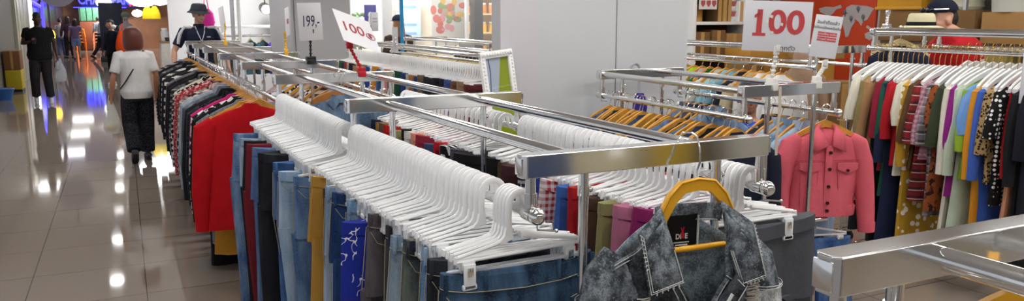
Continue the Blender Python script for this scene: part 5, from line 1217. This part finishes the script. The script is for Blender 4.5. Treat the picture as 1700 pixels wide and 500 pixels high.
b = MB(); b.prism([(-.085, .60), (-.03, .60), (.03, .885), (-.085, .885)], .003, c=(0, -.0005, 0)); obj('painted_reflection_sheet', b, mat('painted_reflection_pale', '#a9b4c4', .1, coat=1), mr)  # pale sheet and line continue the painted reflection
b = MB(); b.tube([(-.078, -.004, .62), (-.055, -.004, .80), (-.06, -.004, .885)], .002, 5); obj('painted_reflection_line', b, mat('painted_reflection_ink', '#3a4878', .3), mr)
# ------------------------------------------------------------------ shop window behind the racks
WY = 12.8
wn = thing('window_1', 'x', 'window', (0, WY, 0)); del wn['label']; del wn['category']; wn['kind'] = 'structure'
for x, w in ((2.99, .10), (3.30, .05), (3.93, .16), (4.16, .07), (5.35, .05), (5.98, .12), (6.6, .08)):
    b = MB(); b.box((x, 0, 1.5), (w, .08, 3.0), .004); o = obj('window_frame', b, WHITE_PAINT, wn); o['kind'] = 'structure'
for z in (.5, 2.7):
    b = MB(); b.box((4.8, 0, z), (3.7, .07, .06)); o = obj('window_frame', b, WHITE_PAINT, wn); o['kind'] = 'structure'
b = MB(); b.box((4.8, .0, 1.5), (3.6, .008, 2.9)); o = obj('window_pane', b, mat('pane_glass', (.97, .98, .98), .03, alpha=.10, spec=.6), wn); o['kind'] = 'structure'
b = MB(); b.box((4.35, 15.3, 1.5), (3.5, .1, 3)); struct('wall_inner', b, mat('cream_wall', '#cfc6b2', .7))
b = MB(); b.box((7.2, 16.0, 1.5), (2.6, .1, 3)); struct('wall_far', b, mat('amber_wall', '#8a6a3c', .7))
po = thing('blue_pole', 'bright blue upright pole in front of the long-haired woman', 'pole', (3.84, 11.75, 0)); b = MB(); b.tube([(0, 0, .03), (0, 0, 2.95)], .028, 14); obj('shaft', b, mat('pole_blue', '#1f9ad8', .4), po); b = MB(); b.tube([(0, 0, 0), (0, 0, .03)], .14, 20); obj('base', b, MC['pole_blue'], po)
def poster(name, label, px, py, Y, w, h, col):
    p = atY(px, py, Y); t = thing(name, label, 'poster', p); b = MB(); b.box((0, 0, 0), (w, .008, h), .002); obj('sheet', b, mat('poster_'+col, '#'+col, .5), t); return t
t = poster('poster', 'purple poster with a white figure beside the tilted 100 sign', 615, 30, 12.7, .20, .42, '5a57a0'); b = MB(); b.ell((0, -.006, .05), (.04, .003, .05), 10, 6); b.prism([(-.05, -.12), (.05, -.12), (.03, .02), (-.03, .02)], .003, c=(0, -.006, 0)); obj('print', b, WHITE_PAINT, t)
t = poster('poster', 'pale card standing next to the purple poster', 622, 36, 12.68, .12, .30, 'c9c9cc'); b = MB(); b.box((0, -.005, .05), (.08, .002, .02)); b.box((0, -.005, 0), (.08, .002, .02)); obj('print', b, mat('print_grey', (.35, .35, .4), .6), t)
t = poster('poster', 'pale blue poster behind the long-haired woman', 678, 28, 14.9, .50, .95, '9fb8cc')
for k in range(5): b = MB(); b.box((-.02, -.006, .36-.17*k), (.36, .003, .05)); obj('print', b, mat('print_blue', '#5f86ac', .6) if k != 2 else mat('print_pink', '#d89a94', .6), t)
t = poster('poster', 'white poster with a bouquet of coloured flowers in the shop window', 744, 28, 13.2, .62, 1.0, 'd8d6d0')
rr = random.Random(5)
for i in range(30):
    b = MB(); x, z = rr.gauss(0, .13), rr.gauss(.03, .22); c = rr.choice(['#d8684e', '#e2b23c', '#d88a92', '#8a9a5a', '#b8a088', '#c9543c'])
    b.ell((x, -.008, z), (rr.uniform(.04, .085), .004, rr.uniform(.04, .08)), 10, 6); obj('printed_flower', b, mat('fl'+c, c, .6), t)
bl = thing('plant', 'green leafy plant behind the shop window beside the long-haired woman', 'plant', (3.86, 14.2, 0)); b = MB()
for i in range(60):
    a = rr.uniform(0, 2*pi); r0 = rr.uniform(.02, .26); z = rr.uniform(1.1, 1.75); b.ell((r0*cos(a), r0*sin(a)*.7, z), (.06, .025, .035), 8, 5, rot=Matrix.Rotation(a, 3, 'Z'))
obj('leaves', b, mat('leaf_green', '#5f7f4a', .6, var=.3), bl); b = MB(); b.tube([(0, 0, .5), (0, 0, 1.6)], .02, 8); obj('stem', b, MC['stem_brown'], bl); b = MB(); b.loft([oval(0, 0, z, r, r, 20) for z, r in ((0, .16), (.5, .22), (.52, .22))]); obj('pot', b, WHITE_PAINT, bl)
# dark post, amber display shelves behind the window
b = MB(); b.box((5.62, 13.0, 1.5), (.16, .2, 3)); struct('pillar', b, mat('dark_post', (.03, .03, .035), .4))
ds = thing('display_shelf', 'lit display shelves of amber jars seen through the shop window', 'shelf', (6.35, 14.4, 0))
for z in (.5, 1.0, 1.38, 1.74, 2.15): b = MB(); b.box((0, 0, z), (.9, .4, .03)); obj('shelf', b, mat('shelf_pale', '#c9b68a', .5), ds)
for s in (-1, 1): b = MB(); b.box((s*.45, 0, 1.2), (.04, .4, 2.4)); obj('side_panel', b, MC['shelf_pale'], ds)
for k, z in enumerate((1.0, 1.38, 1.74)):
    for i in range(5):
        j = thing('jar', '%s jar on the %s display shelf behind the window, %s along' % (('amber', 'honey', 'orange')[k], ('lower', 'middle', 'upper')[k], ordn(i+1)), 'jar', (6.01+.17*i, 14.35, z+.0155), 0, 'jars behind the window')
        b = MB(); b.loft([oval(0, 0, q, r, r, 12) for q, r in ((0, .06), (.14, .065), (.17, .045))]); obj('jar_body', b, mat('amber%d' % k, ('#c98a1c', '#d8a12e', '#c9741c')[k], .3), j); b = MB(); b.tube([(0, 0, .17), (0, 0, .20)], .05, 12); obj('lid', b, WHITE_PAINT, j)
lp = thing('lamp', 'glowing white lamp above the amber display shelves', 'lamp', (6.3, 14.1, 2.12)); b = MB(); b.ell((0, 0, .16), (.26, .2, .12), 16, 10); obj('lamp_shade', b, mat('lamp_glow', (1, .98, .95), .5, emit=5), lp); b = MB(); b.tube([(0, 0, .25), (0, 0, .88)], .008, 6); obj('cord', b, BLACK_P, lp)
rg = thing('cash_register', 'black cash register on a stand behind the window rack', 'cash register', (4.62, 10.9, 1.05)); b = MB(); b.prism([(-.22, 0), (.22, 0), (.22, .10), (-.05, .17), (-.22, .17)], .36, axis='x'); obj('case', b, BLACK_P, rg); b = MB(); b.box((-.02, .12, .22), (.24, .03, .14), .005); obj('screen', b, mat('screen_grey', (.5, .5, .5), .3), rg)
cst = thing('counter', 'white counter under the black cash register', 'counter', (4.62, 10.9, 0)); b = MB(); b.box((0, 0, .50), (.6, .5, 1.0), .01); obj('cabinet', b, WHITE_PAINT, cst); b = MB(); b.box((0, 0, 1.025), (.7, .6, .05), .008); obj('worktop', b, mat('worktop', (.6, .55, .5), .4), cst)
# ------------------------------------------------------------------ far rack with red, teal and purple tops
fr_ = thing('garment_rail', 'far white rail of red, teal and purple tops below a shelf', 'clothes rack', (2.0, 14.9, 0))
b = MB(); b.tube([(-.9, 0, 1.36), (.9, 0, 1.36)], .018, 12); obj('hang_rail', b, CHROME, fr_); b = MB(); b.box((0, 0, 1.52), (1.9, .4, .05), .004); obj('shelf', b, WHITE_PAINT, fr_)
for s in (-1, 1): b = MB(); b.box((s*.92, 0, .77), (.04, .35, 1.54), .004); obj('upright', b, WHITE_PAINT, fr_)
for i, (c, nm) in enumerate([('#a81c26', 'red'), ('#c8b89a', 'sand'), ('#d8cfc0', 'cream'), ('#2c4a58', 'teal'), ('#2f5666', 'blue-green'), ('#27464f', 'dark teal'), ('#4a2aa0', 'purple'), ('#5a34b4', 'violet')]):
    x = 1.2+.21*i; make_top('top', (x, 14.9, 1.3785), fab(c), .2, .6, .3, .05, seed=400+i, rz=R(60), z0=-.1, label='%s top on the far white rail' % nm, cat='top', group='tops on the far rail')
    hang(P_PALE, (x, 14.9, 1.3785), R(60), 'pale hanger with the %s top on the far white rail' % nm, 'pale hangers of the far rail')
b = MB(); b.box((2.9, 16.6, 1.5), (4.2, .1, 3)); struct('wall_panel', b, mat('grey_wall_far', (.60, .60, .61), .6))
for i, px in enumerate((386, 397)):
    p = atY(px, 30, 13.0+.4*i); t = thing('display_pole', 'slim %s upright pole between the staff man and the far rail' % ('grey', 'white')[i], 'pole', (p.x, p.y, 0)); b = MB(); b.tube([(0, 0, .02), (0, 0, 2.9)], .03, 12); obj('shaft', b, mat('pole_grey', (.5, .5, .52), .4) if i == 0 else WHITE_PAINT, t); b = MB(); b.tube([(0, 0, 0), (0, 0, .02)], .12, 18); obj('base', b, CHROME, t)
# magenta bag behind the staff man's hat, spotlight above the far rail
p = atY(343, 32, 14.2); t = thing('hanging_bag', 'magenta bag hanging behind the dark bucket hat', 'bag', p); b = MB(); b.loft([sring(.10, .05, -.16), sring(.13, .07, -.05), sring(.11, .06, .10), sring(.05, .03, .17)]); obj('pouch', b, fab('#c82a8c'), t); b = MB(); b.tube([(-.04, 0, .14), (0, 0, .5), (.04, 0, .14)], .01, 6); obj('strap', b, fab('#c82a8c'), t)
p = atY(440, 14, 16.0); t = thing('spotlight', 'black spotlight with a bright face above the far rail', 'lamp', p); b = MB(); b.tube([(0, .12, .02), (0, -.12, -.02)], .10, 16); obj('housing', b, BLACK_P, t); b = MB(); b.tube([(0, -.12, -.02), (0, -.13, -.022)], .085, 16); obj('lens', b, mat('spot_glow', (1, 1, 1), .5, emit=8), t); b = MB(); b.tube([(0, 0, .08), (0, 0, 3-p.z)], .01, 6); obj('stem', b, BLACK_P, t)
# ------------------------------------------------------------------ aisle: shopfronts and stalls
WLX = -2.42
b = MB(); b.box((WLX-.3, 26, 1.5), (.6, 3.9, 3)); struct('wall_left', b, mat('shopfront_cream', '#b9b6a6', .35))
for y in (24.4, 25.1, 26.0, 27.1):
    b = MB(); b.box((WLX+.004, y, 1.5), (.03, .06, 3)); o = struct('trim_1', b, mat('alu', (.62, .63, .62), .3, .4))
b = MB(); b.box((WLX+.03, 27.75, 1.5), (.05, .08, 3.0)); tag(obj('light_strip', b, mat('strip_glow', (1, .98, .93), .5, emit=6)), 'tall glowing light strip at the corner of the cream shopfront', 'light')
b = MB(); b.box((WLX-.12, 20.5, 1.5), (.1, 7.4, 3)); struct('wall_side', b, mat('shop_grey', '#77746c', .5))
b = MB(); b.box((WLX-.35, 44, 1.5), (.2, 32, 3)); struct('wall_dark', b, mat('dark_shopfront', (.05, .04, .06), .2))
for i, y in enumerate((31, 34.5, 38, 42)):
    b = MB(); b.box((WLX-.22, y, 1.5), (.06, .14, 3)); struct('trim_2', b, mat('mauve_trim', '#6a5468', .4))
for i, (y0, z0, y1, z1, lab) in enumerate([(28.2, 2.25, 33, 2.05, 'blue neon tube running under the ceiling of the dark shopfront'), (34, 2.2, 34, 1.3, 'upright blue neon tube on the dark shopfront')]):
    t = thing('neon_tube', lab, 'neon light', (WLX-.16, y0, 0)); b = MB(); b.tube([(0, 0, z0), (0, y1-y0, z1)], .06, 10); obj('tube', b, mat('neon_blue', (.04, .03, 1), .4, emit=3), t); b = MB(); b.box((-.05, 0, z0), (.06, .1, .1)); b.box((-.05, y1-y0, z1), (.06, .1, .1)); obj('holder', b, BLACK_P, t)
t = thing('lantern', 'yellow glowing lantern behind the arm of the man in black', 'lamp', (WLX+.55, 27.0, 1.05)); b = MB(); b.ell((0, 0, .1), (.10, .10, .17), 14, 10); obj('lamp_shade', b, mat('lantern_glow', (1, .55, .05), .5, emit=2.5), t); b = MB(); b.tube([(0, 0, -1.05), (0, 0, -.05)], .02, 8); obj('post', b, BLACK_P, t)
cr = thing('crate', 'yellow crate on the floor by the grey shopfront', 'crate', (WLX+.13, 21.4, 0)); b = MB(); b.box((0, 0, .28), (.32, .6, .45), .02); obj('crate_body', b, mat('crate_lemon', '#c9b21e', .5), cr); b = MB(); b.box((0, 0, .03), (.3, .55, .06)); obj('base', b, BLACK_P, cr)
cr = carton('brown wooden box stacked on the yellow crate', (WLX+.13, 21.4, .507), (.32, .6, .42), m=mat('wood_box', '#8a5c36', .7))
cr = thing('basin', 'blue plastic basin on the floor before the grey shopfront', 'basin', (WLX+.12, 19.2, 0)); b = MB(); b.loft([oval(0, 0, z, r, r, 20) for z, r in ((0, .16), (.20, .2), (.22, .22), (.235, .22))]); obj('bowl', b, mat('basin_blue', '#3c78c8', .4), cr); b = MB(); b.tube([(.2*cos(a), .2*sin(a), .23) for a in [2*pi*i/20 for i in range(21)]], .012, 6); obj('rim', b, MC['basin_blue'], cr)
# round lit shop sign over the aisle
t = thing('round_sign', 'round lavender-white lit sign projecting over the aisle', 'sign', (-1.22, 20.3, 2.28)); b = MB(); b.tube([(0, .06, 0), (0, -.06, 0)], .36, 36); obj('disc', b, mat('lav_glow', (.78, .74, 1), .5, emit=3.5), t); b = MB(); b.tube([(0, .065, 0), (0, -.065, 0)], .375, 36); obj('rim', b, mat('sign_rim', (.5, .48, .6), .4), t); b = MB(); b.tube([(0, 0, .36), (0, 0, .72)], .02, 8); obj('bracket', b, BLACK_P, t)
# neon shop name at the end of the aisle
b = MB(); b.box((-.2, 47.5, 1.5), (9, .2, 3)); struct('wall_end', b, mat('end_dark', '#9a6a4a', .5, var=.4, bscale=2, vscale=1.5))
t = thing('shop_sign', 'blue and red lit shop name across the end of the aisle', 'sign', (-.28, 46.3, 2.52)); b = MB(); b.box((0, .1, 0), (3.0, .16, .80), .02); obj('board', b, mat('sign_navy', (.01, .01, .10), .4), t)
text('lettering', 'CHATUPAK', .62, mat('neon_sign_blue', (.02, .02, 1), .4, emit=5), t, (-.45, .01, -.02), bold=.02, sx=.72); text('lettering', 'MALL', .42, mat('neon_sign_red', (1, .01, .02), .4, emit=4), t, (1.08, .01, -.16), bold=.02, sx=.72)
b = MB(); b.box((-.65, .0, -.375), (2.4, .03, .03)); obj('light_bar', b, MC['neon_sign_blue'], t)
t = thing('display_case', 'greenish lit glass case under the blue shop sign', 'display case', (-1.15, 46.2, 1.45)); b = MB(); b.box((0, 0, .35), (1.5, .5, .66), .02); obj('case', b, mat('case_green', '#5f9a78', .4, var=.5, vscale=9, emit=.25), t); b = MB()
for k in range(6): b.box((-.7+.28*k, -.26, .35), (.03, .02, .68))
obj('mullion', b, BLACK_P, t); b = MB(); b.box((0, 0, -.72), (1.5, .5, 1.42), .02); obj('base', b, mat('case_base', '#8a4a2c', .6), t)
for i, (px, c, nm, n) in enumerate([(136, '#e2721c', 'orange', 5), (164, '#d88a62', 'salmon', 4)]):
    for k in range(n):
        w = atZ(px, 84, 0); s_ = thing('stool', '%s plastic stool, %s from the bottom of the stack' % (nm, ordn(k+1)), 'stool', (w.x, w.y, .16*k), 0, '%s stools' % nm)
        b = MB(); b.loft([sring(.19, .19, .40, p=4), sring(.19, .19, .44, p=4), sring(.15, .15, .45, p=4)]); obj('seat', b, mat('stool_'+nm, c, .4), s_)
        for x in (-1, 1):
            for y in (-1, 1): b = MB(); b.tube([(x*.15, y*.15, .42), (x*.21, y*.21, .0)], .03, 8); obj('leg', b, MC['stool_'+nm], s_)
w = atZ(139, 80, 0); s_ = thing('stool', 'blue plastic stool in the middle of the aisle end', 'stool', (w.x, w.y-1.5, 0)); b = MB(); b.loft([sring(.19, .19, .46, p=4), sring(.19, .19, .50, p=4), sring(.15, .15, .51, p=4)]); obj('seat', b, mat('stool_blue', '#2b2bd0', .4), s_)
for x in (-1, 1):
    for y in (-1, 1): b = MB(); b.tube([(x*.15, y*.15, .48), (x*.2, y*.2, .0)], .03, 8); obj('leg', b, MC['stool_blue'], s_)
# stall with white cloth on the store side of the aisle
CT = Vector((1.95, 26.5, 0))
t = thing('market_counter', 'long stall counter with a white cloth skirt behind the woman in white', 'counter', CT); b = MB(); b.box((0, 0, .94), (1.9, 1.2, .05), .01); obj('worktop', b, mat('stall_wood', '#8a6a4a', .6), t)
b = MB(); n = 90; rr_ = []
for z in (.925, .5, .02):
    ring = []
    for j in range(n):
        a = 2*pi*j/n; x = math.copysign(min(abs(cos(a))*1.6, 1), cos(a))*.93; y = math.copysign(min(abs(sin(a))*1.6, 1), sin(a))*.58; k = 1+(.03*sin(j*2.1) if z < .9 else 0); ring.append(Vector((x*k, y*k, z)))
    rr_.append(ring)
b.loft(rr_); obj('cloth_skirt', b, fab('#cfcbc4'), t)
for i, (x, d, c, nm) in enumerate([(-.55, (.5, .5, .10), '#16161a', 'black tray on the white-skirted stall counter'), (.15, (.5, .4, .20), '#7a4a22', 'brown wooden crate on the white-skirted stall counter'), (.65, (.35, .4, .14), '#2b2b33', 'dark box at the far side of the white-skirted stall')]):
    q = thing('tray', nm, 'tray', (CT.x+x, CT.y-.25, .9655)); b = MB(); b.box((0, 0, d[2]/2), d, .02); obj('tray_body', b, mat('tray'+c, c, .5), q); b = MB(); b.box((0, 0, d[2]-.01), (d[0]+.02, d[1]+.02, .025), .006); obj('rim', b, mat('tray'+c, c, .5), q)
for i in range(8):
    x, y = CT.x-.8+.22*i, CT.y+.1+.12*(i % 3); q = thing('jar', 'clear glass jar on the white-skirted stall, %s along' % ordn(i+1), 'jar', (x, y, .9655), 0, 'glass jars on the stall'); b = MB(); b.loft([oval(0, 0, z, r, r, 14) for z, r in ((0, .10), (.25, .11), (.33, .08))]); obj('jar_body', b, mat('jar_glass', (.8, .86, .9), .1, alpha=.6), q); b = MB(); b.tube([(0, 0, .33), (0, 0, .38)], .085, 14); obj('lid', b, WHITE_PAINT, q)
for i, (px, w) in enumerate(((245, .26), (257, .26))):
    p = atY(px, 22, 22.5); q = thing('hanging_bag', 'bright yellow bag hung above the stall, %s the big globe lamp' % ('just below', 'a little away from')[i], 'bag', p, 0, 'yellow bags'); b = MB(); b.loft([sring(w*.52, .06, -.14), sring(w*.5, .08, -.02), sring(w*.36, .06, .10), sring(w*.14, .03, .18)]); obj('pouch', b, fab('#e8c81c'), q); b = MB(); b.tube([(-.04, 0, .16), (0, 0, .45), (.04, 0, .16)], .01, 6); obj('strap', b, BLACK_P, q)
for i, (px, py, Y, r, nm) in enumerate([(236, -9, 22, .42, 'huge glowing white globe lamp over the stall'), (228, 22, 25, .14, 'small glowing dome lamp on the stall side of the aisle'), (264, -7, 24, .36, 'second big glowing lamp over the stall'), (172, 4, 38, .30, 'bright flower-shaped lamp before the blue shop sign'), (177, 20, 38, .14, 'narrow bright lamp below the flower-shaped lamp')]):
    p = atY(px, py, Y); q = thing('pendant_lamp', nm, 'lamp', p); b = MB(); b.ell((0, 0, 0), (r, r, r*.72), 20, 12); obj('lamp_shade', b, mat('globe_glow', (1, 1, 1), .5, emit=5), q); b = MB(); b.tube([(0, 0, r*.5), (0, 0, max(r*.6, 3-p.z))], .012, 6); obj('cord', b, BLACK_P, q)
p = atY(290, 25, 26.3); q = thing('television', 'small screen glowing cyan beyond the stall', 'screen', p); b = MB(); b.box((0, 0, 0), (.36, .06, .24), .01); obj('case', b, BLACK_P, q); b = MB(); b.box((0, -.032, 0), (.32, .004, .20)); obj('screen', b, mat('cyan_glow', (.2, .8, .85), .4, emit=1.2), q); b = MB(); b.tube([(0, .02, -.1), (0, .02, .966-p.z)], .02, 8); obj('stand', b, BLACK_P, q)
p = atY(307, 31, 17.5); q = thing('price_sign', 'black sign with yellow-green 35 numerals beside the bucket-hat man', 'sign', p); b = MB(); b.box((0, 0, 0), (.50, .02, .24), .004); obj('board', b, BLACK_P, q); text('lettering', '359', .17, mat('lime_glow', (.5, .75, .08), .5, emit=.8), q, (.04, -.012, -.03), bold=.004); b = MB(); b.box((-.10, -.0115, .085), (.16, .002, .02)); obj('printed_line', b, MC['lime_glow'], q); b = MB(); b.tube([(0, .02, -.1), (0, .02, -p.z)], .015, 8); obj('stand', b, BLACK_P, q)
# stall goods: dark panel and mannequin bust
p = atZ(186, 112, 0); q = thing('display_board', 'tall dark blue display board at the stall end of the aisle', 'board', (p.x+.05, 34, 0)); b = MB(); b.box((0, 0, 1.2), (.8, .08, 2.0), .01); obj('panel', b, mat('dark_blue_board', '#10162e', .5), q); b = MB(); b.box((0, 0, .1), (.9, .3, .2), .02); obj('base', b, BLACK_P, q)
p = atY(209, 40, 27); q = thing('mannequin_bust', 'grey draped bust with a green scarf beside the stall', 'mannequin', (p.x, 27, 0)); b = MB(); b.loft([oval(0, 0, z, rx, ry, 18) for z, rx, ry in ((.95, .17, .12), (1.1, .16, .11), (1.3, .21, .13), (1.42, .2, .11), (1.5, .08, .07), (1.58, .06, .06))]); b.ell((0, 0, 1.68), (.085, .10, .12), 14, 10); obj('torso', b, fab('#8a7f88'), q); b = MB(); b.tube([(0, 0, 0), (0, 0, .96)], .025, 10); b.tube([(0, 0, 0), (0, 0, .03)], .18, 18); obj('stand', b, BLACK_P, q)
b = MB(); b.ell((0, 0, 1.74), (.12, .13, .10), 14, 8); obj('hat', b, fab('#5a6a5a'), q)

# ------------------------------------------------------------------ lights of the place and added fill lights
GLOW = mat('panel_glow', (1, .985, .96), .5, emit=LP)
for i, x in enumerate((.2, 2.1, 4.0, 5.9)):
    for j, y in enumerate((-1.5, 1.2, 3.4, 6.2, 9.0, 11.8)):
        if 1.9 < x < 3.4 and 4.0 < y < 5.4: continue
        t = thing('ceiling_light', 'flat rectangular ceiling panel light above the racks', 'ceiling light', (x, y, 2.995), 0, 'ceiling panel lights')
        b = MB(); b.box((0, 0, -.02), (1.3, .36, .04), .004); obj('housing', b, WHITE_PAINT, t)
        b = MB(); b.box((0, 0, -.041), (1.22, .30, .004)); obj('diffuser', b, GLOW, t)
for i, (x, y) in enumerate([(1.6, 15), (1.6, 18), (1.6, 21), (1.6, 24), (2.6, 28), (-1.9, 31), (2.2, 33), (-1.9, 36), (2.2, 38), (-1.9, 41), (-1.95, 25)]):  # square panels added overhead to brighten the far aisle
    t = thing('ceiling_light', 'added square fill panel brightening the far aisle from the ceiling', 'ceiling light', (x, y, 2.995), 0, 'added far fill panels')
    b = MB(); b.box((0, 0, -.02), (.9, .9, .04), .004); obj('housing', b, WHITE_PAINT, t)
    b = MB(); b.box((0, 0, -.041), (.84, .84, .004)); obj('diffuser', b, mat('far_fill_glow', (1, .985, .96), .5, emit=7), t)
for i in range(11):
    t = thing('downlight', 'round ceiling downlight over the aisle', 'ceiling light', (-.42+.01*i, 12.5+2.9*i, 2.998), 0, 'aisle downlights')
    b = MB(); b.tube([(0, 0, 0), (0, 0, -.02)], .13, 20); obj('rim', b, WHITE_PAINT, t); b = MB(); b.tube([(0, 0, -.019), (0, 0, -.023)], .11, 20); obj('lens', b, mat('down_glow', (1, .98, .95), .5, emit=26), t)
for x, y, p in ((4.6, 13.9, 90), (2.2, 14.8, 60), (6.4, 13.6, 40), (-.6, 44.6, 160), (-.3, 38, 60)):  # fill lamps without fixtures, added to brighten the window side and aisle end
    l = bpy.data.lights.new('lamp', 'AREA'); l.energy = p; l.shape = 'DISK'; l.size = .8; o = bpy.data.objects.new('fill_lamp', l); o.location = (x, y, 2.9); COL.objects.link(o)
w = bpy.data.worlds.new('world'); SC.world = w; w.use_nodes = True
w.node_tree.nodes['Background'].inputs[0].default_value = (.80, .84, .92, 1); w.node_tree.nodes['Background'].inputs[1].default_value = .5
SC.view_settings.view_transform = 'Standard'; SC.view_settings.look = 'None'; SC.view_settings.gamma = 1; SC.view_settings.exposure = EXPO
try: SC.view_settings.use_curve_mapping = False
except Exception: pass
SC.cycles.max_bounces = 6; SC.cycles.diffuse_bounces = 3; SC.cycles.glossy_bounces = 4; SC.cycles.transparent_max_bounces = 12
SC.cycles.use_denoising = True; SC.cycles.sample_clamp_indirect = 6
for o in list(bpy.data.objects):       # a made hanger that found no place is dropped
    if o.get('label') == 'x':
        for c in list(o.children_recursive): bpy.data.objects.remove(c)
        bpy.data.objects.remove(o)
